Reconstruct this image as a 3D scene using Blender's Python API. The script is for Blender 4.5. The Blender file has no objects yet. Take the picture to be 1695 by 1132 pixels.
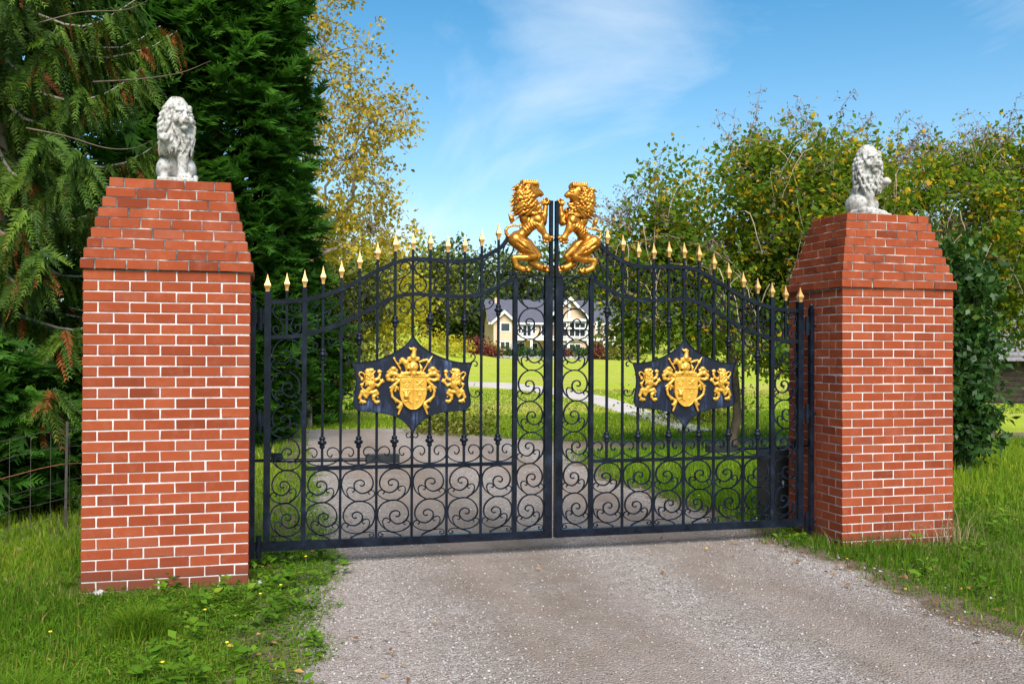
import bpy, math, random
import numpy as np
from mathutils import Matrix, Vector

random.seed(7)
RNG = np.random.default_rng(7)
scene = bpy.context.scene
COL = scene.collection
R = math.radians

# ------------------------------------------------------------------ camera
CAM = np.array([1.6163, -7.0394, 1.6659])
YAW, PITCH, ROLL = 0.257351, 0.0096343, 0.0045842
fw = np.array([math.sin(YAW) * math.cos(PITCH), math.cos(YAW) * math.cos(PITCH), math.sin(PITCH)])
r0 = np.array([math.cos(YAW), -math.sin(YAW), 0.0])
u0 = np.cross(r0, fw)
rt = r0 * math.cos(ROLL) + u0 * math.sin(ROLL)
up = -r0 * math.sin(ROLL) + u0 * math.cos(ROLL)
cd = bpy.data.cameras.new('camera')
cam = bpy.data.objects.new('camera', cd)
COL.objects.link(cam)
m = Matrix.Identity(4)
for i in range(3):
    m[i][0], m[i][1], m[i][2], m[i][3] = rt[i], up[i], -fw[i], CAM[i]
cam.matrix_world = m
cd.sensor_width = 36.0
cd.lens = 1575.37 / 1695 * 36
cd.clip_start = 0.05
cd.clip_end = 3000
scene.camera = cam
FH = np.array([math.sin(YAW), math.cos(YAW)])      # horizontal forward
RH = np.array([math.cos(YAW), -math.sin(YAW)])     # horizontal right

# ------------------------------------------------------------------ sky and sun
TO_SUN = Vector((-0.06, -0.80, 0.86)).normalized()
SUN_EL = math.asin(TO_SUN.z)
SUN_ROT = math.atan2(TO_SUN.x, TO_SUN.y)
w = bpy.data.worlds.new('World')
scene.world = w
w.use_nodes = True
nt = w.node_tree
nt.nodes.clear()
out = nt.nodes.new('ShaderNodeOutputWorld')
bg = nt.nodes.new('ShaderNodeBackground')
sky = nt.nodes.new('ShaderNodeTexSky')
sky.sky_type = 'NISHITA'
sky.sun_disc = False
sky.sun_elevation = SUN_EL
sky.sun_rotation = SUN_ROT
sky.altitude = 50
sky.air_density = 1.0
sky.dust_density = 0.15
sky.ozone_density = 2.0
tc = nt.nodes.new('ShaderNodeTexCoord')
sep = nt.nodes.new('ShaderNodeSeparateXYZ')
nt.links.new(tc.outputs['Generated'], sep.inputs[0])
def wmath(op, a, b=None, clamp=False):
    n = nt.nodes.new('ShaderNodeMath'); n.operation = op; n.use_clamp = clamp
    for i, v in enumerate((a, b)):
        if v is None: continue
        if isinstance(v, (int, float)): n.inputs[i].default_value = v
        else: nt.links.new(v, n.inputs[i])
    return n.outputs[0]
# project the view direction on a high cloud layer
zz = wmath('MAXIMUM', sep.outputs['Z'], 0.0)
den = wmath('ADD', zz, 0.22)
px_ = wmath('DIVIDE', sep.outputs['X'], den)
py_ = wmath('DIVIDE', sep.outputs['Y'], den)
comb = nt.nodes.new('ShaderNodeCombineXYZ')
nt.links.new(px_, comb.inputs[0]); nt.links.new(py_, comb.inputs[1])
mp = nt.nodes.new('ShaderNodeMapping')
mp.inputs['Rotation'].default_value = (0, 0, R(24))
mp.inputs['Scale'].default_value = (1.0, 0.62, 1.0)
mp.inputs['Location'].default_value = (5.72, 2.95, 0)
nt.links.new(comb.outputs[0], mp.inputs[0])
nz = nt.nodes.new('ShaderNodeTexNoise')
nz.inputs['Scale'].default_value = 1.35; nz.inputs['Detail'].default_value = 7
nz.inputs['Roughness'].default_value = 0.56; nz.inputs['Distortion'].default_value = 0.5
nt.links.new(mp.outputs[0], nz.inputs[0])
cr = nt.nodes.new('ShaderNodeValToRGB')
cr.color_ramp.elements[0].position = 0.47; cr.color_ramp.elements[0].color = (0, 0, 0, 1)
cr.color_ramp.elements[1].position = 0.80; cr.color_ramp.elements[1].color = (1, 1, 1, 1)
nt.links.new(nz.outputs['Fac'], cr.inputs[0])
hz = wmath('SUBTRACT', 1.0, wmath('MULTIPLY', zz, 1.9), clamp=True)       # thin veil lower down
hz = wmath('MULTIPLY', wmath('POWER', hz, 2.3), 0.40)
cl = wmath('MULTIPLY', cr.outputs[0], 0.75)
cl = wmath('MAXIMUM', cl, hz)
cl = wmath('ADD', cl, wmath('MULTIPLY', hz, 0.35), clamp=True)
mixc = nt.nodes.new('ShaderNodeMixRGB')
mixc.inputs[2].default_value = (5.0, 5.5, 6.0, 1)
hsv = nt.nodes.new('ShaderNodeHueSaturation')
hsv.inputs['Hue'].default_value = 0.487
hsv.inputs['Saturation'].default_value = 1.40
hsv.inputs['Value'].default_value = 0.86
nt.links.new(sky.outputs[0], hsv.inputs['Color'])
nt.links.new(cl, mixc.inputs[0]); nt.links.new(hsv.outputs[0], mixc.inputs[1])
nt.links.new(mixc.outputs[0], bg.inputs[0])
bg.inputs[1].default_value = 0.098
nt.links.new(bg.outputs[0], out.inputs[0])

sl = bpy.data.lights.new('sun', 'SUN')
sl.energy = 4.3
sl.angle = R(42)
sl.color = (1.0, 0.95, 0.87)
sun = bpy.data.objects.new('sun', sl)
COL.objects.link(sun)
sun.rotation_euler = (-TO_SUN).to_track_quat('-Z', 'Y').to_euler()

scene.view_settings.view_transform = 'Standard'
scene.view_settings.look = 'None'
scene.view_settings.exposure = 1.0
scene.view_settings.gamma = 1.0
scene.render.engine = 'CYCLES'
scene.cycles.use_denoising = True
scene.cycles.max_bounces = 6
scene.cycles.diffuse_bounces = 3
scene.cycles.glossy_bounces = 2
scene.cycles.transmission_bounces = 4
scene.cycles.transparent_max_bounces = 4

# ------------------------------------------------------------------ helpers
class MB:
    """collects vertices and faces, then links them as one mesh object"""
    def __init__(s): s.v = []; s.f = []
    def add(s, verts, faces):
        o = len(s.v); s.v.extend([tuple(map(float, p)) for p in verts])
        s.f.extend([tuple(i + o for i in f) for f in faces]); return s
    def box(s, a, b):
        (x0, y0, z0), (x1, y1, z1) = a, b
        s.add([(x0,y0,z0),(x1,y0,z0),(x1,y1,z0),(x0,y1,z0),(x0,y0,z1),(x1,y0,z1),(x1,y1,z1),(x0,y1,z1)],
              [(0,3,2,1),(4,5,6,7),(0,1,5,4),(1,2,6,5),(2,3,7,6),(3,0,4,7)]); return s
    def tube(s, pts, rad, n=6, cap=True):
        pts=[np.array(p,float) for p in pts]
        if not hasattr(rad,'__len__'): rad=[rad]*len(pts)
        ring=[]; o=len(s.v); ref=None
        for i,p in enumerate(pts):
            t=pts[min(i+1,len(pts)-1)]-pts[max(i-1,0)]; t=t/(np.linalg.norm(t)+1e-9)
            if ref is None:
                ref=np.cross(t,[0,0,1.0] if abs(t[2])<.9 else [1.0,0,0])
            a=ref-t*np.dot(ref,t); a/=np.linalg.norm(a)+1e-9; ref=a; b=np.cross(t,a)
            for k in range(n):
                th=2*math.pi*k/n; s.v.append(tuple(p+rad[i]*(a*math.cos(th)+b*math.sin(th))))
        for i in range(len(pts)-1):
            for k in range(n):
                A=o+i*n+k; B=o+i*n+(k+1)%n; s.f.append((A,B,B+n,A+n))
        if cap:
            s.f.append(tuple(o+k for k in range(n))[::-1]); e=o+(len(pts)-1)*n; s.f.append(tuple(e+k for k in range(n)))
        return s
    def lathe(s, prof, n, c=(0,0,0), rot=0):
        o=len(s.v)
        for r,z in prof:
            for k in range(n):
                th=2*math.pi*k/n+rot; s.v.append((c[0]+r*math.cos(th),c[1]+r*math.sin(th),c[2]+z))
        for i in range(len(prof)-1):
            for k in range(n):
                A=o+i*n+k; B=o+i*n+(k+1)%n; s.f.append((A,B,B+n,A+n))
        s.f.append(tuple(o+k for k in range(n))[::-1]); e=o+(len(prof)-1)*n; s.f.append(tuple(e+k for k in range(n)))
        return s
    def sweep(s, pts, w, d, y=0.0):
        """flat bar of in-plane width w and depth d along a path of (u, z) points in the xz plane"""
        P=np.array(pts,float); n=len(P); o=len(s.v)
        T=np.zeros_like(P); T[1:-1]=P[2:]-P[:-2]; T[0]=P[1]-P[0]; T[-1]=P[-1]-P[-2]
        T/=np.linalg.norm(T,axis=1)[:,None]+1e-9
        W=np.array(w if hasattr(w,'__len__') else [w]*n)
        for i in range(n):
            nx,nz=-T[i,1],T[i,0]; h=W[i]/2
            for a,b in ((1,-1),(1,1),(-1,1),(-1,-1)):
                s.v.append((P[i,0]+nx*h*a, y+b*d/2, P[i,1]+nz*h*a))
        for i in range(n-1):
            for k in range(4):
                A=o+i*4+k; B=o+i*4+(k+1)%4; s.f.append((A,B,B+4,A+4))
        s.f.append((o,o+1,o+2,o+3)[::-1]); e=o+(n-1)*4; s.f.append((e,e+1,e+2,e+3))
        return s
    def prism(s, poly, y0, y1):
        n=len(poly); o=len(s.v)
        for y in (y0,y1):
            for (x,z) in poly: s.v.append((x,y,z))
        s.f.append(tuple(o+i for i in range(n))); s.f.append(tuple(o+n+i for i in range(n))[::-1])
        for i in range(n):
            j=(i+1)%n; s.f.append((o+i,o+n+i,o+n+j,o+j))
        return s
    def mesh(s, name, smooth=False, flipx=False):
        me=bpy.data.meshes.new(name)
        v=s.v; f=s.f
        if flipx: v=[(-a,b,c) for a,b,c in v]; f=[q[::-1] for q in f]
        me.from_pydata(v,[],f)
        fix_normals(me)
        if smooth: me.polygons.foreach_set('use_smooth',[True]*len(me.polygons))
        me.update(); return me
    def build(s, name, material, parent=None, smooth=False, loc=None, flipx=False):
        return link(name, s.mesh(name,smooth,flipx), material, parent, loc)
import bmesh
def bevel_box_mesh(name, sx, sy, sz, e):
    bm=bmesh.new(); bmesh.ops.create_cube(bm,size=1.0)
    for v in bm.verts: v.co=Vector((v.co.x*sx,v.co.y*sy,v.co.z*sz))
    bmesh.ops.bevel(bm,geom=list(bm.edges),offset=e,segments=1,affect='EDGES',profile=.5)
    me=bpy.data.meshes.new(name); bm.to_mesh(me); bm.free(); return me
def fix_normals(me):
    bm=bmesh.new(); bm.from_mesh(me); bmesh.ops.recalc_face_normals(bm,faces=bm.faces); bm.to_mesh(me); bm.free()
def link(name, me, material, parent=None, loc=None):
    o=bpy.data.objects.new(name,me); COL.objects.link(o)
    if material is not None and len(me.materials)==0: me.materials.append(material)
    if parent is not None: o.parent=parent
    if loc is not None: o.location=loc
    return o
def tag(o, label=None, cat=None, group=None, kind=None):
    if label: o['label']=label
    if cat: o['category']=cat
    if group: o['group']=group
    if kind: o['kind']=kind
    return o
def empty(name, loc=(0,0,0), rz=0.0):
    o=bpy.data.objects.new(name,None); COL.objects.link(o); o.location=loc; o.rotation_euler=(0,0,rz); o.empty_display_size=.1; return o
def np_mesh(name, V, F, smooth=False, rnd=None):
    """V (n,3), F (m,k) arrays"""
    me=bpy.data.meshes.new(name); V=np.asarray(V,np.float32); F=np.asarray(F,np.int32); mF,k=F.shape
    me.vertices.add(len(V)); me.vertices.foreach_set('co',V.ravel())
    me.loops.add(mF*k); me.loops.foreach_set('vertex_index',F.ravel())
    me.polygons.add(mF); me.polygons.foreach_set('loop_start',np.arange(0,mF*k,k,dtype=np.int32))
    try: me.polygons.foreach_set('loop_total',np.full(mF,k,np.int32))
    except Exception: pass
    if smooth: me.polygons.foreach_set('use_smooth',np.ones(mF,bool))
    me.update(calc_edges=True)
    if rnd is not None:
        a=me.attributes.new('rnd','FLOAT','FACE'); a.data.foreach_set('value',np.asarray(rnd,np.float32))
    return me
def smooth_path(pts, n=6):
    """Catmull-Rom through the points"""
    P=np.array(pts,float); P=np.vstack([2*P[0]-P[1],P,2*P[-1]-P[-2]]); out=[]
    for i in range(1,len(P)-2):
        for t in np.linspace(0,1,n,endpoint=False):
            a,b,c,d=P[i-1],P[i],P[i+1],P[i+2]
            out.append(.5*((2*b)+(-a+c)*t+(2*a-5*b+4*c-d)*t*t+(-a+3*b-3*c+d)*t**3))
    out.append(P[-2]); return np.array(out)
def sstep(a,b,x):
    t=np.clip((np.asarray(x,float)-a)/(b-a),0,1); return t*t*(3-2*t)
def cam_xy(px, depth):
    """ground position seen at photo column px at a given distance along the view"""
    X=(px-847.5)/1575.4*depth
    return CAM[:2]+depth*FH+X*RH
def unrot(v): v=np.asarray(v,float); return v/(np.linalg.norm(v,axis=-1,keepdims=True)+1e-9)

# ------------------------------------------------------------------ materials
class NM:
    def __init__(s,name):
        s.m=bpy.data.materials.new(name); s.m.use_nodes=True; s.t=s.m.node_tree; s.b=s.t.nodes['Principled BSDF']; s.o=s.t.nodes['Material Output']
    def n(s,typ,**kw):
        nd=s.t.nodes.new('ShaderNode'+typ)
        for k,v in kw.items():
            if k in nd.inputs: s.put(nd.inputs[k],v)
            else: setattr(nd,k,v)
        return nd
    def put(s,sock,v):
        if isinstance(v,bpy.types.NodeSocket): s.t.links.new(v,sock)
        else: sock.default_value=v
    def ramp(s,fac,stops,interp='LINEAR'):
        r=s.t.nodes.new('ShaderNodeValToRGB'); cr=r.color_ramp; cr.interpolation=interp
        while len(cr.elements)<len(stops): cr.elements.new(.5)
        for e,(p,c) in zip(cr.elements,stops): e.position=p; e.color=(*c,1) if len(c)==3 else c
        s.put(r.inputs[0],fac); return r.outputs[0]
    def noise(s,scale,detail=4,rough=.55,vec=None,dist=0):
        n=s.n('TexNoise'); n.inputs['Scale'].default_value=scale; n.inputs['Detail'].default_value=detail; n.inputs['Roughness'].default_value=rough; n.inputs['Distortion'].default_value=dist
        if vec is not None: s.put(n.inputs['Vector'],vec)
        return n.outputs['Fac']
    def mix(s,fac,a,b,mode='MIX'):
        n=s.t.nodes.new('ShaderNodeMixRGB'); n.blend_type=mode; s.put(n.inputs[0],fac)
        for i,v in ((1,a),(2,b)):
            if isinstance(v,tuple): v=(*v,1) if len(v)==3 else v
            s.put(n.inputs[i],v)
        return n.outputs[0]
    def math(s,op,a,b=0.0,clamp=False):
        n=s.t.nodes.new('ShaderNodeMath'); n.operation=op; n.use_clamp=clamp; s.put(n.inputs[0],a); s.put(n.inputs[1],b); return n.outputs[0]
    def coord(s,kind='Object'): return s.n('TexCoord').outputs[kind]
    def pos(s): return s.n('NewGeometry').outputs['Position']
    def bump(s,h,strength=.3,dist=.01):
        b=s.n('Bump'); b.inputs['Strength'].default_value=strength; b.inputs['Distance'].default_value=dist; s.put(b.inputs['Height'],h); s.put(s.b.inputs['Normal'],b.outputs[0]); return b
    def set(s,**kw):
        for k,v in kw.items():
            k={'base':'Base Color','rough':'Roughness','metal':'Metallic','spec':'Specular IOR Level','trans':'Transmission Weight','ior':'IOR','coat':'Coat Weight'}[k]
            if isinstance(v,tuple) and len(v)==3: v=(*v,1)
            s.put(s.b.inputs[k],v)
        return s
def plain(name,col,rough=.6,metal=0.,spec=.4,var=.25,scale=6.,bump=0.,coords='pos'):
    k=NM(name); vec=k.pos() if coords=='pos' else k.coord('Object')
    nz=k.noise(scale,5,.6,vec)
    dark=tuple(c*(1-var) for c in col); lite=tuple(min(1,c*(1+var)) for c in col)
    k.set(base=k.ramp(nz,[(.3,dark),(.7,lite)]),rough=rough,metal=metal,spec=spec)
    if bump: k.bump(k.noise(scale*8,4,.6,vec),bump,.004)
    return k.m
def foliage(name,stops,rough=.5,trans=.35,spec=.35,hue=None):
    k=NM(name); at=k.n('Attribute'); at.attribute_name='rnd'
    c=k.ramp(at.outputs['Fac'],stops)
    k.set(base=c,rough=rough,spec=spec)
    tr=k.n('BsdfTranslucent'); k.put(tr.inputs['Color'],c)
    mx=k.n('MixShader'); mx.inputs[0].default_value=trans
    k.t.links.new(k.b.outputs[0],mx.inputs[1]); k.t.links.new(tr.outputs[0],mx.inputs[2]); k.t.links.new(mx.outputs[0],k.o.inputs[0])
    return k.m
M={}
# brick: each brick its own tone
k=NM('brick'); oi=k.n('ObjectInfo'); at=k.n('Attribute'); at.attribute_name='rnd'
rv=k.math('FRACT',k.math('ADD',oi.outputs['Random'],at.outputs['Fac']))
c=k.ramp(rv,[(0,(.160,.031,.012)),(.10,(.215,.042,.016)),(.5,(.250,.050,.018)),(.85,(.275,.060,.023)),(.95,(.265,.066,.032)),(1,(.19,.037,.017))])
P_=k.pos(); n1=k.noise(9,5,.65,P_); n2=k.noise(140,3,.6,P_)
c=k.mix(k.ramp(n1,[(.50,(0,0,0)),(.85,(.26,.26,.26))]),c,(.45,.19,.14))
c=k.mix(k.ramp(n2,[(.30,(.35,.35,.35)),(.42,(0,0,0))]),c,(.17,.035,.018))
gr=k.noise(1.7,6,.7,P_); c=k.mix(k.ramp(gr,[(.46,(0,0,0)),(.70,(.38,.38,.38))]),c,(.13,.030,.017))
# weathering towards the ground: splashed soil stains in an irregular band
sp=k.n('SeparateXYZ'); k.put(sp.inputs[0],P_)
soil=k.math('MULTIPLY',k.math('SUBTRACT',1.0,k.math('DIVIDE',k.math('ADD',sp.outputs[2],k.math('MULTIPLY',n1,-.12)),.10),clamp=True),.75,clamp=True)
c=k.mix(soil,c,(.095,.038,.024))
k.set(base=c,rough=.88,spec=.12); k.bump(k.math('ADD',n2,k.math('MULTIPLY',n1,.4)),.35,.003); M['brick']=k.m
k=NM('mortar'); P_=k.pos(); n1=k.noise(14,5,.6,P_); n2=k.noise(220,3,.6,P_)
n3=k.noise(2.6,5,.65,P_); c=k.ramp(n1,[(.3,(.40,.35,.335)),(.5,(.52,.47,.46)),(.8,(.60,.555,.555))]); c=k.mix(k.ramp(n3,[(.52,(0,0,0)),(.72,(.55,.55,.55))]),c,(.28,.235,.215)); k.set(base=c,rough=.9,spec=.2); k.bump(n2,.5,.003); M['mortar']=k.m
k=NM('mortar_weathered'); P_=k.pos(); n1=k.noise(5.5,5,.65,P_); n2=k.noise(200,3,.6,P_)
c=k.ramp(n1,[(.40,(.07,.06,.06)),(.52,(.22,.19,.18)),(.64,(.50,.44,.40)),(.8,(.62,.56,.52))]); k.set(base=c,rough=.9,spec=.2); k.bump(n2,.5,.003); M['mortar_w']=k.m
# wrought iron, black paint with faded bluish bloom
k=NM('black_iron'); P_=k.pos(); n1=k.noise(7,6,.65,P_); n2=k.noise(60,4,.6,P_)
c=k.ramp(n1,[(.35,(.004,.005,.009)),(.58,(.007,.010,.018)),(.78,(.018,.026,.044))]); c=k.mix(k.ramp(n2,[(.70,(0,0,0)),(.78,(.4,.4,.4))]),c,(.05,.036,.022))
k.set(base=c,rough=k.ramp(n1,[(.3,(.22,)*3),(.8,(.42,)*3)]),spec=.17); k.bump(n2,.15,.002); M['iron']=k.m
k=NM('painted_plate'); P_=k.pos()
mpv=k.n('Mapping'); k.put(mpv.inputs[0],P_); mpv.inputs['Scale'].default_value=(16,16,3.2)
n1=k.noise(1,6,.68,mpv.outputs[0],.6); n2=k.noise(5.0,5,.6,P_)
f=k.math('MULTIPLY',k.ramp(n1,[(.50,(0,0,0)),(.66,(1,1,1))]),k.ramp(n2,[(.42,(0,0,0)),(.62,(.75,.75,.75))]))
k.set(base=k.mix(f,(.004,.006,.018),(.075,.11,.24)),rough=.30,spec=.38); k.bump(n1,.12,.003); M['plate']=k.m
k=NM('gold_paint'); P_=k.pos(); n1=k.noise(12,5,.6,P_); n2=k.noise(70,4,.6,P_)
c=k.ramp(n1,[(.3,(.36,.125,.014)),(.55,(.52,.215,.027)),(.8,(.66,.32,.055))])
c=k.mix(k.ramp(n2,[(.28,(.6,.6,.6)),(.44,(0,0,0))]),c,(.20,.06,.014))
k.set(base=c,rough=.31,metal=.72,spec=.5); k.bump(n2,.25,.004); M['gold']=k.m
k=NM('gold_light'); P_=k.pos(); n1=k.noise(14,5,.6,P_)
k.set(base=k.ramp(n1,[(.3,(.50,.25,.028)),(.7,(.66,.37,.055))]),rough=.34,metal=.35,spec=.5); k.bump(k.noise(110,3,.6,P_),.2,.003); M['gold_light']=k.m
k=NM('gold_matte'); P_=k.pos(); n1=k.noise(20,4,.6,P_)
k.set(base=k.ramp(n1,[(.3,(.42,.225,.065)),(.7,(.56,.33,.11))]),rough=.40,metal=.4,spec=.5); M['gold_matte']=k.m
# cast stone with grey-brown weathering
k=NM('cast_stone'); P_=k.coord('Object'); n1=k.noise(7,6,.65,P_); n2=k.noise(40,5,.65,P_)
c=k.ramp(n1,[(.30,(.20,.18,.16)),(.45,(.36,.345,.33)),(.7,(.47,.455,.45))])
c=k.mix(k.ramp(n2,[(.34,(.85,.85,.85)),(.52,(0,0,0))]),c,(.13,.11,.085)); k.set(base=c,rough=.85,spec=.25); k.bump(k.math('ADD',n2,k.math('MULTIPLY',k.noise(160,3,.6,P_),.4)),.5,.004); M['stone']=k.m
M['bark']=plain('bark',(.10,.075,.055),.9,0,.2,.4,9,.5)
M['bark_grey']=plain('bark_grey',(.22,.19,.165),.9,0,.2,.35,9,.5)
M['twig']=plain('twig',(.20,.15,.115),.85,0,.2,.35,9)
M['black_plastic']=plain('black_plastic',(.022,.023,.026),.45,0,.5,.25,5)
M['box_grey']=plain('box_grey',(.52,.55,.60),.5,0,.4,.08,4)
M['old_wood']=plain('old_wood',(.032,.024,.019),.85,0,.2,.45,8,.4)
M['wood_post']=plain('wood_post',(.27,.24,.21),.9,0,.2,.3,8,.4)
M['wire']=plain('wire',(.10,.085,.075),.6,.6,.4,.3,20)
M['rust']=plain('rust',(.20,.075,.035),.8,.2,.3,.4,20)
M['stucco']=plain('stucco',(.53,.365,.255),.9,0,.2,.06,2)
M['white_trim']=plain('white_trim',(.64,.64,.65),.6,0,.3,.05,2)
M['roof_shingle']=plain('roof_shingle',(.075,.075,.098),.85,0,.25,.15,3)
k=NM('window_glass'); k.set(base=(.02,.025,.03),rough=.08,spec=.7); M['glass']=k.m
M['shake']=plain('shake',(.17,.16,.165),.9,0,.2,.3,6,.3)
M['rock']=plain('rock',(.24,.225,.215),.9,0,.25,.35,1.5,.4)
M['yellow_petal']=plain('yellow_petal',(.80,.60,.02),.6,0,.3,.1,30)
M['stem']=plain('stem',(.08,.16,.03),.6,0,.3,.2,30)
# ------------------------------------------------------------------ terrain
def depth_of(x,y): return (np.asarray(x)-CAM[0])*FH[0]+(np.asarray(y)-CAM[1])*FH[1]
def lat_of(x,y): return (np.asarray(x)-CAM[0])*RH[0]+(np.asarray(y)-CAM[1])*RH[1]
def ground(x,y):
    x=np.asarray(x,float); y=np.asarray(y,float)
    d=depth_of(x,y); l=lat_of(x,y)
    h=0.005*np.clip(x-.5,-12,12)+.0
    h=h+.72*sstep(34,140,d)
    h=h+2.2*sstep(70,125,d)*sstep(-4,-14,l)+9*sstep(150,260,d)
    h=h+1.2*sstep(18,40,d)*sstep(-2,-14,l)
    return h
# irregular edges of the gravel drive, given along its length
YE=np.array([-6.5,-2.4,-1.6,-.9,.15,1.0,2.5,4.7,8.0,12.2,13.0])
XL=np.array([1.45,1.82,1.90,2.02,2.10,2.16,2.22,2.28,2.36,2.44,2.50])
YR=np.array([-6.5,-2.9,-2.3,-1.7,-1.0,-.2,.6,2.1,3.0,4.5,6.5])
XR=np.array([5.3,5.52,5.62,5.65,5.69,5.71,5.74,5.83,5.76,5.73,6.0])
def wob(y,s): return .05*np.sin(y*3.1+s)+.035*np.sin(y*7.7+2*s)+.02*np.sin(y*17.3+3*s)
def drive_left(y): return np.interp(y,YE,XL)+wob(y,1.0)
def drive_right(y): return np.interp(y,YR,XR)+wob(y,4.0)
def on_drive(x,y,pad=0.0):
    x=np.asarray(x); y=np.asarray(y)
    a=(y<6.5)&(x>drive_left(y)+pad)&(x<drive_right(y)-pad)
    far=np.interp(x,[2.3,4.6,5.3,6.0,7.0,30],[13.1,12.9,11.5,10.0,9.2,8.9])
    near=np.interp(x,[2,5.9,6.0,6.6,8,30],[6,6.4,6.5,7.6,7.9,7.7])
    b=(y>=np.where(x<6.0,6.4,near)+pad)&(y<far-pad)&(x>drive_left(y)+pad)&(x<26)
    return a|b
# ground sheet: polar grid round the camera out to the horizon
rad=np.concatenate([np.linspace(.0,12,25)[1:],np.geomspace(12.6,900,64)]); nth=128
th=np.linspace(0,2*math.pi,nth,endpoint=False)
V=[[CAM[0],CAM[1],float(ground(CAM[0],CAM[1]))]]
for r_ in rad:
    X=CAM[0]+r_*np.sin(th); Y=CAM[1]+r_*np.cos(th); V.extend(np.stack([X,Y,ground(X,Y)],1).tolist())
F=[]
for k_ in range(nth): F.append((0,1+(k_+1)%nth,1+k_))
for i in range(len(rad)-1):
    for k_ in range(nth):
        a=1+i*nth+k_; b=1+i*nth+(k_+1)%nth; F.append((a,b,b+nth,a+nth))
k=NM('lawn'); P_=k.pos()
n1=k.noise(.16,5,.6,P_); n2=k.noise(1.6,5,.65,P_); n3=k.noise(28,5,.7,P_)
c=k.ramp(n2,[(.28,(.235,.30,.020)),(.5,(.305,.375,.028)),(.72,(.39,.42,.040))])
c=k.mix(k.ramp(n1,[(.48,(0,0,0)),(.66,(.7,.7,.7))]),c,(.44,.33,.12))
c=k.mix(k.ramp(n3,[(.33,(.45,.45,.45)),(.52,(0,0,0))]),c,(.09,.11,.012))
# bare soil close to the gate where plants stand on it
gd=k.n('VectorMath'); gd.operation='DISTANCE'; k.put(gd.inputs[0],P_); gd.inputs[1].default_value=(1.6,-3,0)
soilf=k.math('SUBTRACT',1.0,k.math('DIVIDE',k.math('SUBTRACT',gd.outputs['Value'],7.0),5.0),clamp=True)
sc_=k.ramp(n2,[(.3,(.075,.062,.030)),(.55,(.080,.100,.020)),(.8,(.115,.135,.030))])
c=k.mix(k.math('MULTIPLY',soilf,.95),c,sc_)
k.set(base=c,rough=.95,spec=.1); k.bump(n3,.8,.05); M['lawn']=k.m
me=bpy.data.meshes.new('ground'); me.from_pydata(V,[],F); fix_normals(me); me.polygons.foreach_set('use_smooth',[True]*len(me.polygons))
g=link('ground',me,M['lawn']); tag(g,kind='structure')

# gravel drive: sheets a little above the ground
k=NM('gravel'); P_=k.pos(); vo=k.n('TexVoronoi'); vo.inputs['Scale'].default_value=75; k.put(vo.inputs['Vector'],P_)
vo2=k.n('TexVoronoi'); vo2.inputs['Scale'].default_value=34; k.put(vo2.inputs['Vector'],P_)
n1=k.noise(.9,6,.62,P_); n2=k.noise(30,5,.7,P_)
sx=k.n('SeparateXYZ'); k.put(sx.inputs[0],P_)
cell=k.n('SeparateColor'); k.put(cell.inputs[0],vo.outputs['Color'])
c=k.ramp(cell.outputs[0],[(0,(.150,.126,.112)),(.4,(.228,.196,.178)),(.75,(.290,.254,.234)),(1,(.38,.345,.325))])
cell2=k.n('SeparateColor'); k.put(cell2.inputs[0],vo2.outputs['Color'])
c=k.mix(k.ramp(cell2.outputs[1],[(.86,(0,0,0)),(.9,(.5,.5,.5))]),c,(.40,.365,.35))
# compacted wheel tracks with fine brown sand
mpv=k.n('Mapping'); k.put(mpv.inputs[0],P_); mpv.inputs['Scale'].default_value=(1.15,.07,1); mpv.inputs['Rotation'].default_value=(0,0,R(-2))
tr=k.noise(1.5,3,.5,mpv.outputs[0],.15)
xw=k.math('DIVIDE',k.math('SUBTRACT',k.math('ADD',sx.outputs[0],k.math('MULTIPLY',k.math('SUBTRACT',k.noise(.55,3,.5,P_),.5),.9)),1.8),4.4)
band=k.ramp(xw,[(.18,(0,0,0)),(.30,(1,1,1)),(.44,(1,1,1)),(.53,(0,0,0)),(.60,(.1,.1,.1)),(.68,(1,1,1)),(.80,(.9,.9,.9)),(.90,(0,0,0))])
c=k.mix(k.math('MULTIPLY',band,k.ramp(k.noise(2.2,5,.6,P_),[(.3,(.35,.35,.35)),(.6,(.9,.9,.9))])),c,(.170,.133,.108))
c=k.mix(k.ramp(tr,[(.45,(0,0,0)),(.58,(.45,.45,.45))]),c,(.275,.220,.192))
c=k.mix(k.ramp(n1,[(.52,(0,0,0)),(.75,(.6,.6,.6))]),c,(.17,.125,.095))
far=k.math('DIVIDE',k.math('SUBTRACT',sx.outputs[1],6.6),1.5,clamp=True); right=k.math('DIVIDE',k.math('SUBTRACT',sx.outputs[0],6.0),1.2,clamp=True)
c=k.mix(k.math('MULTIPLY',far,right),c,(.24,.175,.11))
ed=k.n('Attribute'); ed.attribute_name='edge'; en=k.noise(5.5,6,.68,P_); en2=k.noise(1.3,4,.6,P_)
ef=k.math('ADD',ed.outputs['Fac'],k.math('ADD',k.math('MULTIPLY',k.math('SUBTRACT',en,.5),1.1),k.math('MULTIPLY',k.math('SUBTRACT',en2,.5),.7)))
es=k.ramp(k.noise(26,5,.7,P_),[(.3,(.060,.042,.027)),(.5,(.115,.082,.054)),(.66,(.16,.122,.085)),(.8,(.24,.20,.165))])
c=k.mix(k.ramp(ef,[(.34,(0,0,0)),(.62,(.95,.95,.95))]),c,es)
k.set(base=c,rough=.93,spec=.15)
k.bump(k.math('ADD',k.math('MULTIPLY',vo.outputs['Distance'],-1.2),k.math('MULTIPLY',n2,.7)),.9,.012); M['gravel']=k.m
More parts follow.
